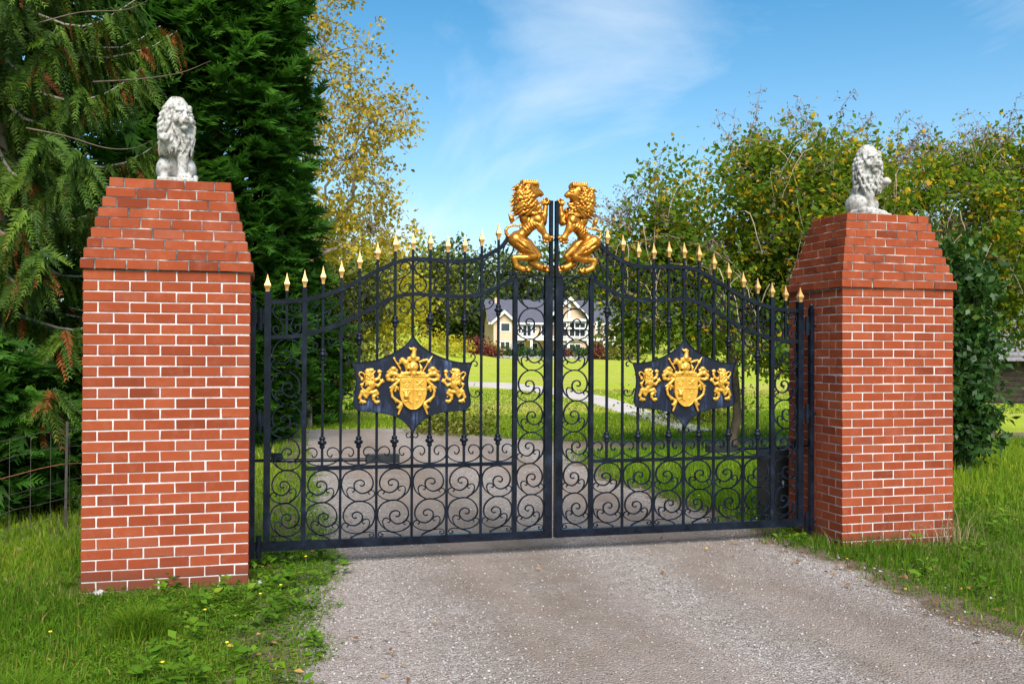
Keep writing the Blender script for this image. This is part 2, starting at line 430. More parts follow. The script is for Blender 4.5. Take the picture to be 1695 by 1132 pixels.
def strip(name, rows, material, dz, nx=10):
    """rows: list of (x0,y0,x1,y1) across the strip"""
    V=[];F=[]
    for (x0,y0,x1,y1) in rows:
        for i in range(nx+1):
            t=i/nx; x=x0+(x1-x0)*t; y=y0+(y1-y0)*t; e=1 if 0<i<nx else 0
            V.append((x,y,float(ground(x,y))+dz*e-.012*(1-e)))
    for r_ in range(len(rows)-1):
        for i in range(nx):
            a=r_*(nx+1)+i; F.append((a,a+1,a+nx+2,a+nx+1))
    me=bpy.data.meshes.new(name); me.from_pydata(V,[],F); fix_normals(me); me.polygons.foreach_set('use_smooth',[True]*len(me.polygons)); return link(name,me,material)
def drive_sheet(rows):
    offs=[-.55,-.40,-.25,-.12,0,.12,.25,.45]; V=[];F=[];E=[]
    for (x0,y0,x1,y1) in rows:
        inner=np.linspace(x0+.8,x1-.8,7).tolist() if x1-x0>1.8 else [x0+(x1-x0)*t for t in np.linspace(.46,.54,7)]
        xs=[x0+o for o in offs]+inner+[x1-o for o in offs[::-1]]; es=[np.clip((.25-o)/.70,0,1) for o in offs]; es=es+[0]*7+es[::-1]
        for i,(x,ev) in enumerate(zip(xs,es)):
            V.append((x,y0,float(ground(x,y0))+(.016 if 0<i<len(xs)-1 else -.012))); E.append(ev)
    n=len(xs)
    for r_ in range(len(rows)-1):
        for i in range(n-1):
            a=r_*n+i; F.append((a,a+1,a+n+1,a+n))
    me=bpy.data.meshes.new('driveway'); me.from_pydata(V,[],F); fix_normals(me); me.polygons.foreach_set('use_smooth',[True]*len(me.polygons))
    at=me.attributes.new('edge','FLOAT','POINT'); at.data.foreach_set('value',np.array(E,np.float32)); return link('driveway',me,M['gravel'])
rows=[]
for y in np.arange(-6.5,6.45,.06): rows.append((float(drive_left(y)),y,float(drive_right(y)),y))
ys=np.linspace(6.46,13.0,50)
for y in ys:
    xf=float(np.interp(y,[6.4,7.0,7.6,8.0,9.0,9.2,10,11.5,12.9,13.1],[6.0,6.3,6.7,8,8,7.0,6.0,5.3,4.6,2.8]))
    rows.append((float(drive_left(y)),y,xf+.06*math.sin(y*9),y))
tag(drive_sheet(rows),kind='structure')
rows=[]
for x in np.arange(6.6,24,.2):
    rows.append((x,float(np.interp(x,[6.6,8,30],[7.6,7.9,7.7]))+.07*math.sin(x*3),x,float(np.interp(x,[6.6,7,30],[9.4,9.2,8.9]))+.07*math.sin(x*4.3+1)))
tag(strip('side_lane',rows,M['gravel'],.020,6),kind='structure')
M['concrete']=plain('concrete',(.40,.36,.33),.9,0,.2,.12,.8)
pl=smooth_path([(9.9,10.5),(10.45,14.6),(11.5,20.9),(11.95,26),(11.7,31.5),(10.3,35.1),(7,37.4),(1,38.5)],6)
pr=smooth_path([(10.6,10.5),(11.3,14.6),(12.4,19.5),(13.6,25.8),(14.1,34.6),(13.0,39.3),(9,41.0),(1,41.6)],6)
tag(strip('path',[(a[0],a[1],b[0],b[1]) for a,b in zip(pl,pr)],M['concrete'],.035,8),kind='structure')

# ------------------------------------------------------------------ brick pillars
CH=.0738; BL=.2032; JT=.0094; BD=.092
BH=CH-JT
_bm={}
def brick_mesh(sx,sy):
    key=(round(sx,3),round(sy,3),random.randrange(4))
    if key not in _bm:
        me=bevel_box_mesh('brick',key[0],key[1],BH,random.uniform(.0022,.0042)); me.materials.append(M['brick']); _bm[key]=me
        for v in me.vertices: v.co+=Vector((random.gauss(0,.0010),random.gauss(0,.0006),random.gauss(0,.0010)))
    return _bm[key]
def course(x0,x1,y0,y1,phase,cut=None):
    """bricks of one ring course: list of (face, xa, xb, ya, yb)"""
    W=x1-x0; out=[]
    # front face
    xs=[]; h=BD+JT
    a=(BD if phase else BL-JT); x=x0
    first=True
    while x<x1-.02:
        L_=(a if first else BL-JT); first=False
        e=min(x+L_,x1)
        if x1-e<.045: e=x1
        xs.append((x,e)); x=e+JT
    for i,(a_,b_) in enumerate(xs):
        deep=BD
        if i==0 and phase: deep=BL-JT
        if i==len(xs)-1 and not phase and b_-a_<.12: deep=BL-JT
        out.append(('front',a_,b_,y0,y0+deep))
    dl=(BL if phase else BD+JT)
    last=xs[-1]; dr=(BL if (not phase and last[1]-last[0]<.12) else BD+JT)
    for side,st in (('left',dl),('right',dr)):
        y=y0+st
        while y<y1-.02:
            e=min(y+BL-JT,y1)
            if y1-e<.045: e=y1
            if side=='left': out.append((side,x0,x0+BD,y,e))
            else: out.append((side,x1-BD,x1,y,e))
            y=e+JT
    x=x0+BD+JT
    while x<x1-BD-.02:
        e=min(x+BL-JT,x1-BD-JT)
        if x1-BD-JT-e<.04: e=x1-BD-JT
        out.append(('back',x,e,y1-BD,y1)); x=e+JT
    return out
def brick_pillar(x0,y0,W,D,label,single_sides,base_course):
    root=empty('brick_pillar',(x0,y0,float(ground(x0+W/2,y0))*0)); tag(root,label,'pillar','brick gate pillars','thing')
    allb=[]
    zc=[]
    for i in range(-2,30):
        z=i*CH; zc.append((z,0,0))
        for b in course(0,W,0,D,(i%2==0)): allb.append((*b,z,False,i))
    for k_ in range(9):
        ins=-.020+.0203*k_; z=(30+k_)*CH
        ph=(k_%2==0); sh=random.choice([0,0,.05])
        for b in course(ins,W-ins,ins,D-ins,ph): allb.append((*b,z,True,30+k_))
    n_single=0; rest=MB(); rrnd=[]
    order=sorted(allb,key=lambda b:(0 if b[0]=='front' else 1 if b[0] in single_sides else 2,-b[5]))
    for (side,xa,xb,ya,yb,z,cap,i) in order:
        sx,sy=xb-xa,yb-ya
        jx=random.uniform(-.0012,.0012); jz=random.uniform(-.0012,.0012); jy=random.uniform(-.0025,.0015)
        if side in single_sides+('front',) and n_single<318 and i>=base_course:
            n_single+=1
            o=bpy.data.objects.new('brick',brick_mesh(sx,sy)); COL.objects.link(o); o.parent=root
            o.location=((xa+xb)/2+jx,(ya+yb)/2+(jy if side=='front' else 0),z+CH/2+jz); o.rotation_euler=(random.uniform(-.004,.004),random.uniform(-.004,.004),random.uniform(-.004,.004))
        else:
            nf=len(rest.f); rest.box((xa,ya,z+JT/2+jz),(xb,yb,z+CH-JT/2+jz)); r_=random.random(); rrnd+= [r_]*(len(rest.f)-nf)
    me=rest.mesh('brick_backing'); a=me.attributes.new('rnd','FLOAT','FACE'); a.data.foreach_set('value',rrnd)
    o=link('rear_bricks',me,M['brick'],root); o['kind']='stuff'
    e=.0045
    MB().box((e,e,-3*CH),(W-e,D-e,30*CH-.001)).build('mortar',M['mortar'],root)
    cm=MB()
    for k_ in range(9):
        ins=-.020+.0203*k_+.006; z=(30+k_)*CH
        cm.box((ins,ins,z-(.0005 if k_ else -.003)),(W-ins,D-ins,z+CH+(.001 if k_<8 else -.004)))
    # sloped mortar fillets on the ledges
    for k_ in range(1,9):
        i0=-.020+.0203*(k_-1); i1=i0+.0203; z=(30+k_)*CH-JT/2
        lo=[(i0+.003,i0+.003),(W-i0-.003,i0+.003),(W-i0-.003,D-i0-.003),(i0+.003,D-i0-.003)]
        hi=[(i1+.002,i1+.002),(W-i1-.002,i1+.002),(W-i1-.002,D-i1-.002),(i1+.002,D-i1-.002)]
        v=[(a,b,z+.0005) for a,b in lo]+[(a,b,z+JT) for a,b in hi]
        cm.add(v,[(i,(i+1)%4,4+(i+1)%4,4+i) for i in range(4)])
    cm.build('weathered_mortar',M['mortar_w'],root)
    return root
PXL,PXR=.4325,6.3551
pillarL=brick_pillar(PXL,0,1.1045,.86,'tall red brick gate pillar nearest the camera, beside the drooping cedar',('right',),-1)
pillarR=brick_pillar(PXR,.016,1.1022,.8414,'red brick gate pillar showing two faces, beside the glossy laurel shrub',('left',),-1)
# ------------------------------------------------------------------ sculpting: distance fields on a grid, meshed with surface nets
class Sculpt:
    def __init__(s,lo,hi,h):
        s.lo=np.array(lo,np.float32); s.h=h; s.n=np.ceil((np.array(hi)-s.lo)/h).astype(int)+1
        s.F=np.full(s.n,1.0,np.float32)
    def _sub(s,lo,hi):
        a=np.maximum(np.floor((np.array(lo)-s.lo)/s.h).astype(int),0); b=np.minimum(np.ceil((np.array(hi)-s.lo)/s.h).astype(int)+1,s.n)
        if (b<=a).any(): return None,None
        ax=[s.lo[i]+s.h*np.arange(a[i],b[i],dtype=np.float32) for i in range(3)]
        X,Y,Z=np.meshgrid(*ax,indexing='ij'); return tuple(slice(a[i],b[i]) for i in range(3)),(X,Y,Z)
    def _put(s,sl,d,k,op):
        f=s.F[sl]
        if op=='add':
            if k>0:
                t=np.clip(.5+.5*(f-d)/k,0,1); s.F[sl]=f*(1-t)+d*t-k*t*(1-t)
            else: s.F[sl]=np.minimum(f,d)
        else:
            if k>0:
                t=np.clip(.5-.5*(f+d)/k,0,1); s.F[sl]=f*(1-t)+(-d)*t+k*t*(1-t)
            else: s.F[sl]=np.maximum(f,-d)
    def ball(s,c,r,k=.01,op='add',ax=None):
        """ellipsoid with radii r; ax: 3x3 rows of local axes"""
        c=np.array(c,np.float32); r=np.array(r if hasattr(r,'__len__') else [r]*3,np.float32); m=r.max()+k+2*s.h
        sl,G=s._sub(c-m,c+m)
        if sl is None: return s
        q=[G[i]-c[i] for i in range(3)]
        if ax is not None: q=[ax[j][0]*q[0]+ax[j][1]*q[1]+ax[j][2]*q[2] for j in range(3)]
        k0=np.sqrt(sum((q[i]/r[i])**2 for i in range(3))); k1=np.sqrt(sum((q[i]/r[i]**2)**2 for i in range(3)))+1e-6
        s._put(sl,k0*(k0-1)/k1,k,op); return s
    def cone(s,a,b,ra,rb,k=.01,op='add',flat=1.0):
        """capsule from a to b with changing radius; flat<1 squashes nothing along y but widens it"""
        a=np.array(a,np.float32); b=np.array(b,np.float32); m=max(ra,rb)+k+2*s.h
        sl,G=s._sub(np.minimum(a,b)-m,np.maximum(a,b)+m)
        if sl is None: return s
        ab=b-a; L=float(ab@ab)+1e-9
        t=np.clip(((G[0]-a[0])*ab[0]+(G[1]-a[1])*ab[1]+(G[2]-a[2])*ab[2])/L,0,1)
        d=np.sqrt((G[0]-a[0]-t*ab[0])**2+((G[1]-a[1]-t*ab[1])*flat)**2+(G[2]-a[2]-t*ab[2])**2)-(ra+(rb-ra)*t)
        s._put(sl,d,k,op); return s
    def chain(s,pts,rs,k=.01,op='add',flat=1.0):
        if not hasattr(rs,'__len__'): rs=[rs]*len(pts)
        for i in range(len(pts)-1): s.cone(pts[i],pts[i+1],rs[i],rs[i+1],k,op,flat)
        return s
    def box(s,lo,hi,rr=.004,k=0,op='add'):
        lo=np.array(lo,np.float32); hi=np.array(hi,np.float32); sl,G=s._sub(lo-.02,hi+.02)
        if sl is None: return s
        c=(lo+hi)/2; e=(hi-lo)/2-rr
        q=[np.abs(G[i]-c[i])-e[i] for i in range(3)]
        d=np.sqrt(sum(np.maximum(v,0)**2 for v in q))+np.minimum(np.maximum(np.maximum(q[0],q[1]),q[2]),0)-rr
        s._put(sl,d,k,op); return s
    def mesh(s,name,flipx=False):
        F=s.F.copy(); F[0]=F[-1]=1; F[:,0]=F[:,-1]=1; F[:,:,0]=F[:,:,-1]=1
        n=np.array(F.shape)-1; ins=F<0
        cnt=np.zeros(n,np.int8)
        for dx in(0,1):
            for dy in(0,1):
                for dz in(0,1): cnt+=ins[dx:n[0]+dx,dy:n[1]+dy,dz:n[2]+dz]
        act=(cnt>0)&(cnt<8); idx=-np.ones(n,np.int32); I=np.argwhere(act); idx[act]=np.arange(len(I))
        acc=np.zeros((len(I),3)); num=np.zeros(len(I))
        cor=np.array([(x,y,z) for x in(0,1) for y in(0,1) for z in(0,1)])
        for a in range(8):
            for b in range(a+1,8):
                if np.abs(cor[a]-cor[b]).sum()!=1: continue
                fa=F[tuple((I+cor[a]).T)]; fb=F[tuple((I+cor[b]).T)]; m_=(fa<0)!=(fb<0)
                t=np.where(m_,fa/(fa-fb+1e-12),0)[:,None]; p=cor[a]+(cor[b]-cor[a])*t
                acc[m_]+=p[m_]; num+=m_
        V=(I+acc/num[:,None])*s.h+s.lo
        Q=[]
        for ax in range(3):
            o1,o2=[i for i in range(3) if i!=ax]
            sa=[slice(None)]*3; sb=[slice(None)]*3; sa[ax]=slice(0,-1); sb[ax]=slice(1,None)
            A=ins[tuple(sa)]; B=ins[tuple(sb)]; E=np.argwhere(A!=B)
            E=E[(E[:,o1]>0)&(E[:,o2]>0)&(E[:,o1]<n[o1])&(E[:,o2]<n[o2])]
            e1=np.zeros(3,int); e2=np.zeros(3,int); e1[o1]=1; e2[o2]=1
            q=np.stack([idx[tuple((E-e1-e2).T)],idx[tuple((E-e2).T)],idx[tuple(E.T)],idx[tuple((E-e1).T)]],1)
            inn=A[tuple(E.T)]; fl=inn if ax!=1 else ~inn
            q[~fl]=q[~fl][:,::-1]; Q.append(q)
        Q=np.vstack(Q)
        if flipx: V=V*np.array([-1,1,1]); Q=Q[:,::-1]
        return np_mesh(name,V,Q,smooth=True)

# ------------------------------------------------------------------ seated stone lion, facing -y, one paw raised
def stone_lion_sculpt():
    S=Sculpt((-.20,-.24,.0),(.20,.20,.64),.0052); H=.60
    def p(x,y,z): return (x*H,y*H,z*H)
    rr=random.Random(3)
    # haunches, hind feet, trunk
    for s_ in (-1,1):
        S.ball(p(s_*.145,.09,.19),(.072*H/.6*.6/.6,.115,.085),.01)
        S.chain([p(s_*.155,.02,.10),p(s_*.15,-.12,.075)],[.036,.030],.012)
        S.ball(p(s_*.15,-.165,.072),(.034,.045,.022),.008)
        for t in (-1,0,1): S.ball(p(s_*.15+t*.028,-.215,.066),(.011,.02,.014),.004)
    S.chain([p(0,.16,.18),p(0,.10,.34),p(0,.02,.52)],[.095,.090,.092],.03)
    S.ball(p(0,-.05,.47),(.085,.07,.10),.02)
    # straight fore leg (viewer's right)
    S.chain([p(.095,-.05,.47),p(.085,-.11,.30),p(.075,-.13,.10)],[.056,.043,.034],.014)
    S.ball(p(.075,-.175,.075),(.042,.050,.026),.008)
    for t in (-1.5,-.5,.5,1.5): S.ball(p(.075+t*.028,-.235,.066),(.010,.020,.015),.004)
    # raised fore leg (viewer's left)
    S.chain([p(-.10,-.03,.46),p(-.145,-.09,.40),p(-.15,-.20,.47)],[.056,.044,.036],.012)
    S.ball(p(-.15,-.245,.495),(.042,.036,.034),.008)
    for t in (-1.5,-.5,.5,1.5): S.ball(p(-.15+t*.026,-.285,.488),(.010,.016,.018),.004)
    # tail round the hip
    S.chain([p(.0,.24,.12),p(.14,.22,.08),p(.23,.10,.07),p(.25,-.04,.075)],[.022,.020,.018,.014],.008); S.ball(p(.25,-.09,.08),(.022,.04,.022),.006)
    # mane mass
    S.ball(p(0,.01,.72),(.125,.115,.158),.02); S.ball(p(0,-.03,.58),(.118,.105,.105),.025); S.ball(p(0,.0,.88),(.098,.092,.072),.02)
    # head turned to viewer's right
    ya=R(26); ca,sa=math.cos(ya),math.sin(ya); hc=np.array([.018,-.055,.76])
    def hp(x,y,z): # local head frame: -y is out of the face
        return p(hc[0]+x*ca-y*sa, hc[1]+y*ca+x*sa*1.0, hc[2]+z)
    AX=[(ca,sa,0),(-sa,ca,0),(0,0,1)]
    S.ball(hp(0,-.10,0),(.068,.060,.082),.012,ax=AX)
    S.ball(hp(0,-.215,-.055),(.036,.036,.032),.012,ax=AX)                 # muzzle
    S.ball(hp(-.036,-.205,-.075),(.024,.028,.024),.008,ax=AX); S.ball(hp(.036,-.205,-.075),(.024,.028,.024),.008,ax=AX)
    S.cone(hp(0,-.175,.045),hp(0,-.235,-.030),.019,.017,.008)             # nose bridge
    S.ball(hp(0,-.270,-.035),(.019,.012,.012),.004,ax=AX)                 # nose
    S.ball(hp(0,-.185,-.135),(.030,.030,.022),.008,ax=AX)                 # chin
    S.cone(hp(-.06,-.245,-.100),hp(.06,-.245,-.100),.009,.009,.004,'cut') # mouth
    for s_ in (-1,1):
        S.ball(hp(s_*.062,-.195,.028),(.017,.014,.011),.006,'cut',ax=AX)  # eye socket
        S.ball(hp(s_*.060,-.178,.025),(.011,.010,.009),.002,ax=AX)        # eye
        S.cone(hp(s_*.030,-.195,.062),hp(s_*.105,-.165,.060),.013,.010,.005) # brow
        S.ball(hp(s_*.10,-.155,-.035),(.026,.022,.030),.008,ax=AX)        # cheek
        S.ball(hp(s_*.13,-.075,.115),(.022,.014,.026),.006,ax=AX)         # ear
    # locks of the mane, in overlapping tiers flowing down and outward
    for tier in range(9):
        z=.985-.065*tier; nl=19
        for j in range(nl):
            th_=2*math.pi*(j+.5*(tier%2)+rr.uniform(-.22,.22))/nl
            rz=.205*math.sqrt(max(.05,1-((z-.70)/.315)**2)) if z>.60 else .198-.10*(.60-z)
            dx,dy=math.sin(th_),-math.cos(th_)
            # keep the face free
            fx=dx*ca+dy*sa; fy=-dx*sa+dy*ca
            if fy<-.55 and .60<z<.90 and abs(fx)<.62: continue
            a=p(dx*rz*.86,dy*rz*.82-.01,z); tw=rr.uniform(-.045,.045)
            q=p(dx*(rz+.026)-dy*tw,dy*(rz*.95+.016)-.01+dx*tw,z-.055); e=p(dx*(rz+.022)-dy*tw*2.2,dy*(rz*.95+.012)-.01+dx*tw*2.2,z-.125-rr.uniform(0,.03))
            S.chain([a,q,e],[.0125,.0145,.003],.0016)
    # chest locks
    for j in range(16):
        x=rr.uniform(-.13,.13); z=rr.uniform(.40,.60); yv=-.165+abs(x)*.35
        S.chain([p(x,yv,z),p(x*1.08,yv-.018,z-.05),p(x*.95,yv+.015,z-.10)],[.016,.014,.005],.004)
    S.box(p(-.235,-.30,-.01),p(.275,.31,.055),.012,.006)
    return S
_ls=stone_lion_sculpt()
def stone_lion(me,loc,rz,label,sc):
    o=link('lion_statue',me,M['stone'],None,loc); o.rotation_euler=(0,0,rz); o.scale=sc
    return tag(o,label,'statue','stone lions on the pillars')
stone_lion(_ls.mesh('lion_statue'),(1.0,.36,39*CH-.006),R(4),'white stone lion statue sitting on the nearer pillar, full front view',(.90,.95,1.07))
stone_lion(_ls.mesh('lion_statue',flipx=True),(6.86,.40,39*CH-.006),R(20),'white stone lion statue seen from the side on the pillar before the yellowing tree',(.94,.94,1.08))
del _ls

# ------------------------------------------------------------------ the gate
GY=.40; LW=2.275
SP=(1.962-.297)/12
BARS=[.297+SP*i for i in range(1,12)]                   # eleven bars between the two stiles
TIPS=dict(zip([.022,.165,.297]+BARS,[2.236,2.250,2.275,2.308,2.358,2.433,2.508,2.576,2.594,2.597,2.580,2.588,2.640,2.694]))
TOPU=[.0,.08,.161,.297,.436,.573,.712,.852,.991,1.125,1.266,1.402,1.546,1.68,1.80,1.856,1.905]
TOPZ=[2.032,2.031,2.037,2.052,2.088,2.138,2.209,2.286,2.353,2.384,2.384,2.377,2.380,2.412,2.475,2.515,2.582]
LOWU=[.0,.042,.16,.297,.438,.575,.714,.852,.993,1.126,1.267,1.403,1.540,1.678,1.818,1.955]
LOWZ=[1.762,1.763,1.767,1.782,1.824,1.872,1.944,2.016,2.084,2.110,2.106,2.097,2.098,2.123,2.182,2.255]
_tp=smooth_path(list(zip(TOPU,TOPZ)),5); _lp=smooth_path(list(zip(LOWU,LOWZ)),5)
def ztop(u): return float(np.interp(u,_tp[:,0],_tp[:,1]))
def zlow(u): return float(np.interp(u,_lp[:,0],_lp[:,1]))
MAIN=[(160,752),(100,712),(60,668),(40,605),(41,545),(68,487),(122,452),(190,440),(255,460),(305,510),(325,570),(315,625),(280,662),(222,677),(172,650),(150,603),(164,562),(204,545),(238,561),(243,590),(222,605),(203,597)]
LEAF1=[(150,748),(110,715),(89,675),(86,642),(104,618),(134,620),(154,640),(146,658),(130,656)]
LEAF2=[(160,752),(215,755),(275,742),(320,715),(340,685),(330,660),(305,648),(282,660),(284,680),(297,688)]
MIDC=[(102,298),(110,318),(134,311),(145,280),(128,249),(90,240),(52,262),(35,308),(46,342),(82,370),(132,388),(188,393)]
SMILE=[(170,547),(179,570),(205,572),(228,541),(222,506),(190,486),(146,492),(113,530),(110,576),(136,616),(186,645),(240,660),(280,662)]
SLOW=[(186,645),(215,690),(235,735),(230,780),(205,812),(165,825),(125,801),(110,766),(125,735),(155,728),(175,745),(172,768)]
HANG=[(222,872),(160,893),(118,930),(105,980),(125,1025),(165,1045),(206,1030),(226,1000),(215,971),(186,965),(175,985),(190,1000)]
def taper(n,w0=.011,w1=.0095): return [w0+(w1-w0)*abs(2*i/(n-1)-1) for i in range(n)]
def gate_leaf(s_,x0,label):
    """s_=1 leaf hung at its left end, -1 its mirror image"""
    root=empty('gate_leaf',(x0,GY,.15)); Z0=.15
    tag(root,label,'gate','leaves of the double driveway gate')
    fl=(s_<0)
    def put(name,mb,mat='iron',parent=None,smooth=False):
        o=mb.build(name,M[mat],parent or root,smooth,(0,0,-Z0) if parent is None else None,flipx=fl); return o
    # frame
    put('hinge_post',MB().box((0,-.025,.150),(.050,.025,TIPS[.022]-.128)))
    put('bottom_rail',MB().box((.0505,-.0245,.150),(LW-.0635,.0245,.213)))
    put('meeting_stile',MB().box((LW-.063,-.026,.150),(LW,.026,2.270)))
    put('stile',MB().box((.280,-.018,.2135),(.315,.018,TIPS[.297]-.128)))
    put('stile',MB().box((1.944,-.018,.2135),(1.980,.018,2.262)))
    put('middle_rail',MB().box((.3155,-.016,.748),(1.9435,.016,.776)))
    put('top_plate',MB().box((1.942,-.030,2.271),(LW+.001,.030,2.286)))
    put('striker_bar',MB().box((LW-.024,-.020,2.2865),(LW+.002,.020,2.895)))
    put('upper_rail',MB().sweep(_tp,.032,.0395))
    put('lower_rail',MB().sweep(_lp[_lp[:,0]>.03],.030,.034))
    # the end volute of the lower rail
    put('scroll',MB().sweep(smooth_path([(1.955,2.235),(1.972,2.275),(1.955,2.305),(1.925,2.300),(1.915,2.275),(1.932,2.262)],6),.013,.026))
    # bars with spear points; every second bar carries collars and ends on the middle rail
    fin=MB().lathe([(.015,0),(.015,.012),(.019,.028),(.029,.045),(.030,.052),(.017,.078),(.009,.104),(.0015,.136)],4,rot=math.pi/4)
    finb=MB().lathe([(.020,0),(.020,.012),(.023,.026),(.034,.044),(.035,.052),(.020,.078),(.010,.106),(.0015,.136)],4,rot=math.pi/4)
    fm=fin.mesh('spear_point'); fmb=finb.mesh('spear_point'); fm.materials.append(M['gold_matte']); fmb.materials.append(M['gold_matte'])
    col=MB().lathe([(.014,-.045),(.021,-.036),(.021,-.028),(.016,-.020),(.033,-.006),(.035,.004),(.030,.012),(.017,.018),(.023,.026),(.023,.036),(.014,.046)],12)
    cmesh=col.mesh('collar',smooth=True); cmesh.materials.append(M['iron'])
    for u,z in TIPS.items():
        o=link('spear_point',fmb if u<.03 else fm,None,root,(s_*u,0,z-.132-Z0))
    b=.0095
    put('bar',MB().box((.165-b,-b,1.775),(.165+b,b,TIPS[.165]-.128)))
    for i,u in enumerate(BARS):
        odd=(i%2==0); zt=TIPS[u]-.128
        put('bar',MB().box((u-b,-b,.7765 if odd else .2135),(u+b,b,zt)))
        if odd:
            for zc_ in (.957, zlow(u)-.190):
                link('collar',cmesh,None,root,(s_*u,0,zc_-Z0))
    # scrolls
    def unit(u0,z0,w,h,mir,foot=False):
        mb=MB()
        def T(pts):
            q=[]
            for x,y in pts:
                a=(x-40)/300.; bb=(752-y)/312.
                if mir: a=1-a
                q.append((u0+a*w,z0+bb*h))
            return q
        for pts in (MAIN,LEAF1,LEAF2):
            P=smooth_path(T(pts),5); mb.sweep(P,taper(len(P)) if pts is MAIN else .008,.016)
        if foot:
            a0=T([(160,752)])[0]; d=1 if not mir else -1
            mb.sweep(smooth_path([a0,(a0[0]+d*.05*w/.25,a0[1]-.018),(a0[0]+d*.085*w/.25,a0[1]-.037)],5),.011,.016)
            ux=u0+(0 if not mir else w)
            mb.sweep(smooth_path([(a0[0]-d*.01,a0[1]+.002),(ux+d*.04,a0[1]+.006),(ux+d*.008,a0[1]-.008),(ux+d*.012,a0[1]-.032),(ux+d*.038,a0[1]-.030),(ux+d*.038,a0[1]-.014),(ux+d*.026,a0[1]-.016)],5),.007,.014)
        put('scroll',mb)
    for i in range(6):
        u0=[.3155]+[BARS[j]+b for j in (1,3,5,7,9)]; u1=[BARS[j]-b for j in (1,3,5,7,9)]+[1.9435]
        w=u1[i]-u0[i]
        for r_ in range(2):
            unit(u0[i]+.003,.2545+(1-r_)*.246,w-.006,.246,(i+r_+(1 if True else 0))%2==1,foot=(r_==1))
    for j in range(6): unit(.053,.255+.2495*j,.224,.2495,j%2==1,foot=(j==0))
    for j in range(8): unit(1.983,.255+.2515*j,.226,.2515,j%2==0,foot=(j==0))
    cu=[.165]+[BARS[j] for j in (0,2,4,6,8,10)]
    for ci,u in enumerate(cu):
        g=.00072*(1 if ci else .83)
        if ci:
            mb=MB()
            for d in(-1,1):
                P=smooth_path([(u+d*(188-x)*.00088,.7775+(393-y)*.00090+.003) for x,y in MIDC],5); mb.sweep(P,.0085,.016)
            put('scroll',mb)
        mb=MB()
        for d in(-1,1):
            for pts in (SMILE,SLOW):
                P=[]
                for x,y in pts:
                    uu=u-d*(280-x)*g; zl=zlow(uu)+.016; zt=ztop(uu)-.017
                    P.append((uu,zl+(828-y)/(828-486)*(zt-zl)))
                if ci==6 and d>0 and pts is SMILE: pass
                mb.sweep(smooth_path(P,5),.009,.016)
        put('scroll',mb)
        if ci:
            for d in(-1,1):
                P=[(u-d*(280-x)*g,zlow(u-d*(280-x)*g)-.016-(y-872)*.00072) for x,y in HANG]
                put('scroll',MB().sweep(smooth_path(P,5),.008,.016))
    # crest plate
    uc=1.1295
    half=[(0,1.786),(.020,1.755),(.072,1.697),(.180,1.633),(.290,1.592),(.390,1.573),(.474,1.574),(.450,1.500),(.440,1.413),(.452,1.325),(.462,1.255),(.440,1.212),(.400,1.198),(.290,1.188),(.165,1.165),(.075,1.118),(.018,1.055),(0,1.012)]
    hp_=smooth_path(half[:7],4).tolist()+smooth_path(half[6:],4).tolist()[1:]
    poly=[(uc+x,z) for x,z in hp_]+[(uc-x,z) for x,z in hp_[::-1][1:-1]]
    plate=put('crest_plate',MB().prism(poly,-.024,-.012),'plate'); 
    rim=MB(); pp=poly+[poly[0]]; rim.sweep(pp,.006,.012,y=-.026); 
    def sub(name,mb,mat,smooth=False): return mb.build(name,M[mat],plate,smooth,None,flipx=fl)
    sub('rim',rim,'iron')
    for d in(-1,1):
        for pts_ in ([(.470,1.575),(.490,1.590),(.505,1.615),(.492,1.640),(.470,1.632),(.474,1.615)],[(.470,1.572),(.500,1.585),(.522,1.570),(.515,1.545),(.498,1.550)],
                     [(.448,1.36),(.470,1.310),(.515,1.296),(.540,1.318),(.532,1.345),(.510,1.340),(.513,1.325)],[(.004,1.000),(.020,.985),(.042,.990),(.046,1.010),(.034,1.018)]):
            sub('side_curl',MB().sweep(smooth_path([(uc+d*a_,z_) for a_,z_ in pts_],5),.008,.014),'iron')
    for nm,me,mt in (('coat_of_arms',COAT[s_],'gold_light'),):
        link(nm,me,M[mt],plate,(s_*uc,-.024,0))
    for d in(-1,1):
        link('heraldic_lion',SMALL[1 if d*s_<0 else -1],M['gold_light'],plate,(s_*(uc+d*.325),-.024,1.388))
    o=link('crowned_lion',BIG[s_],M['gold'],root,(0,0,-Z0))
    return root

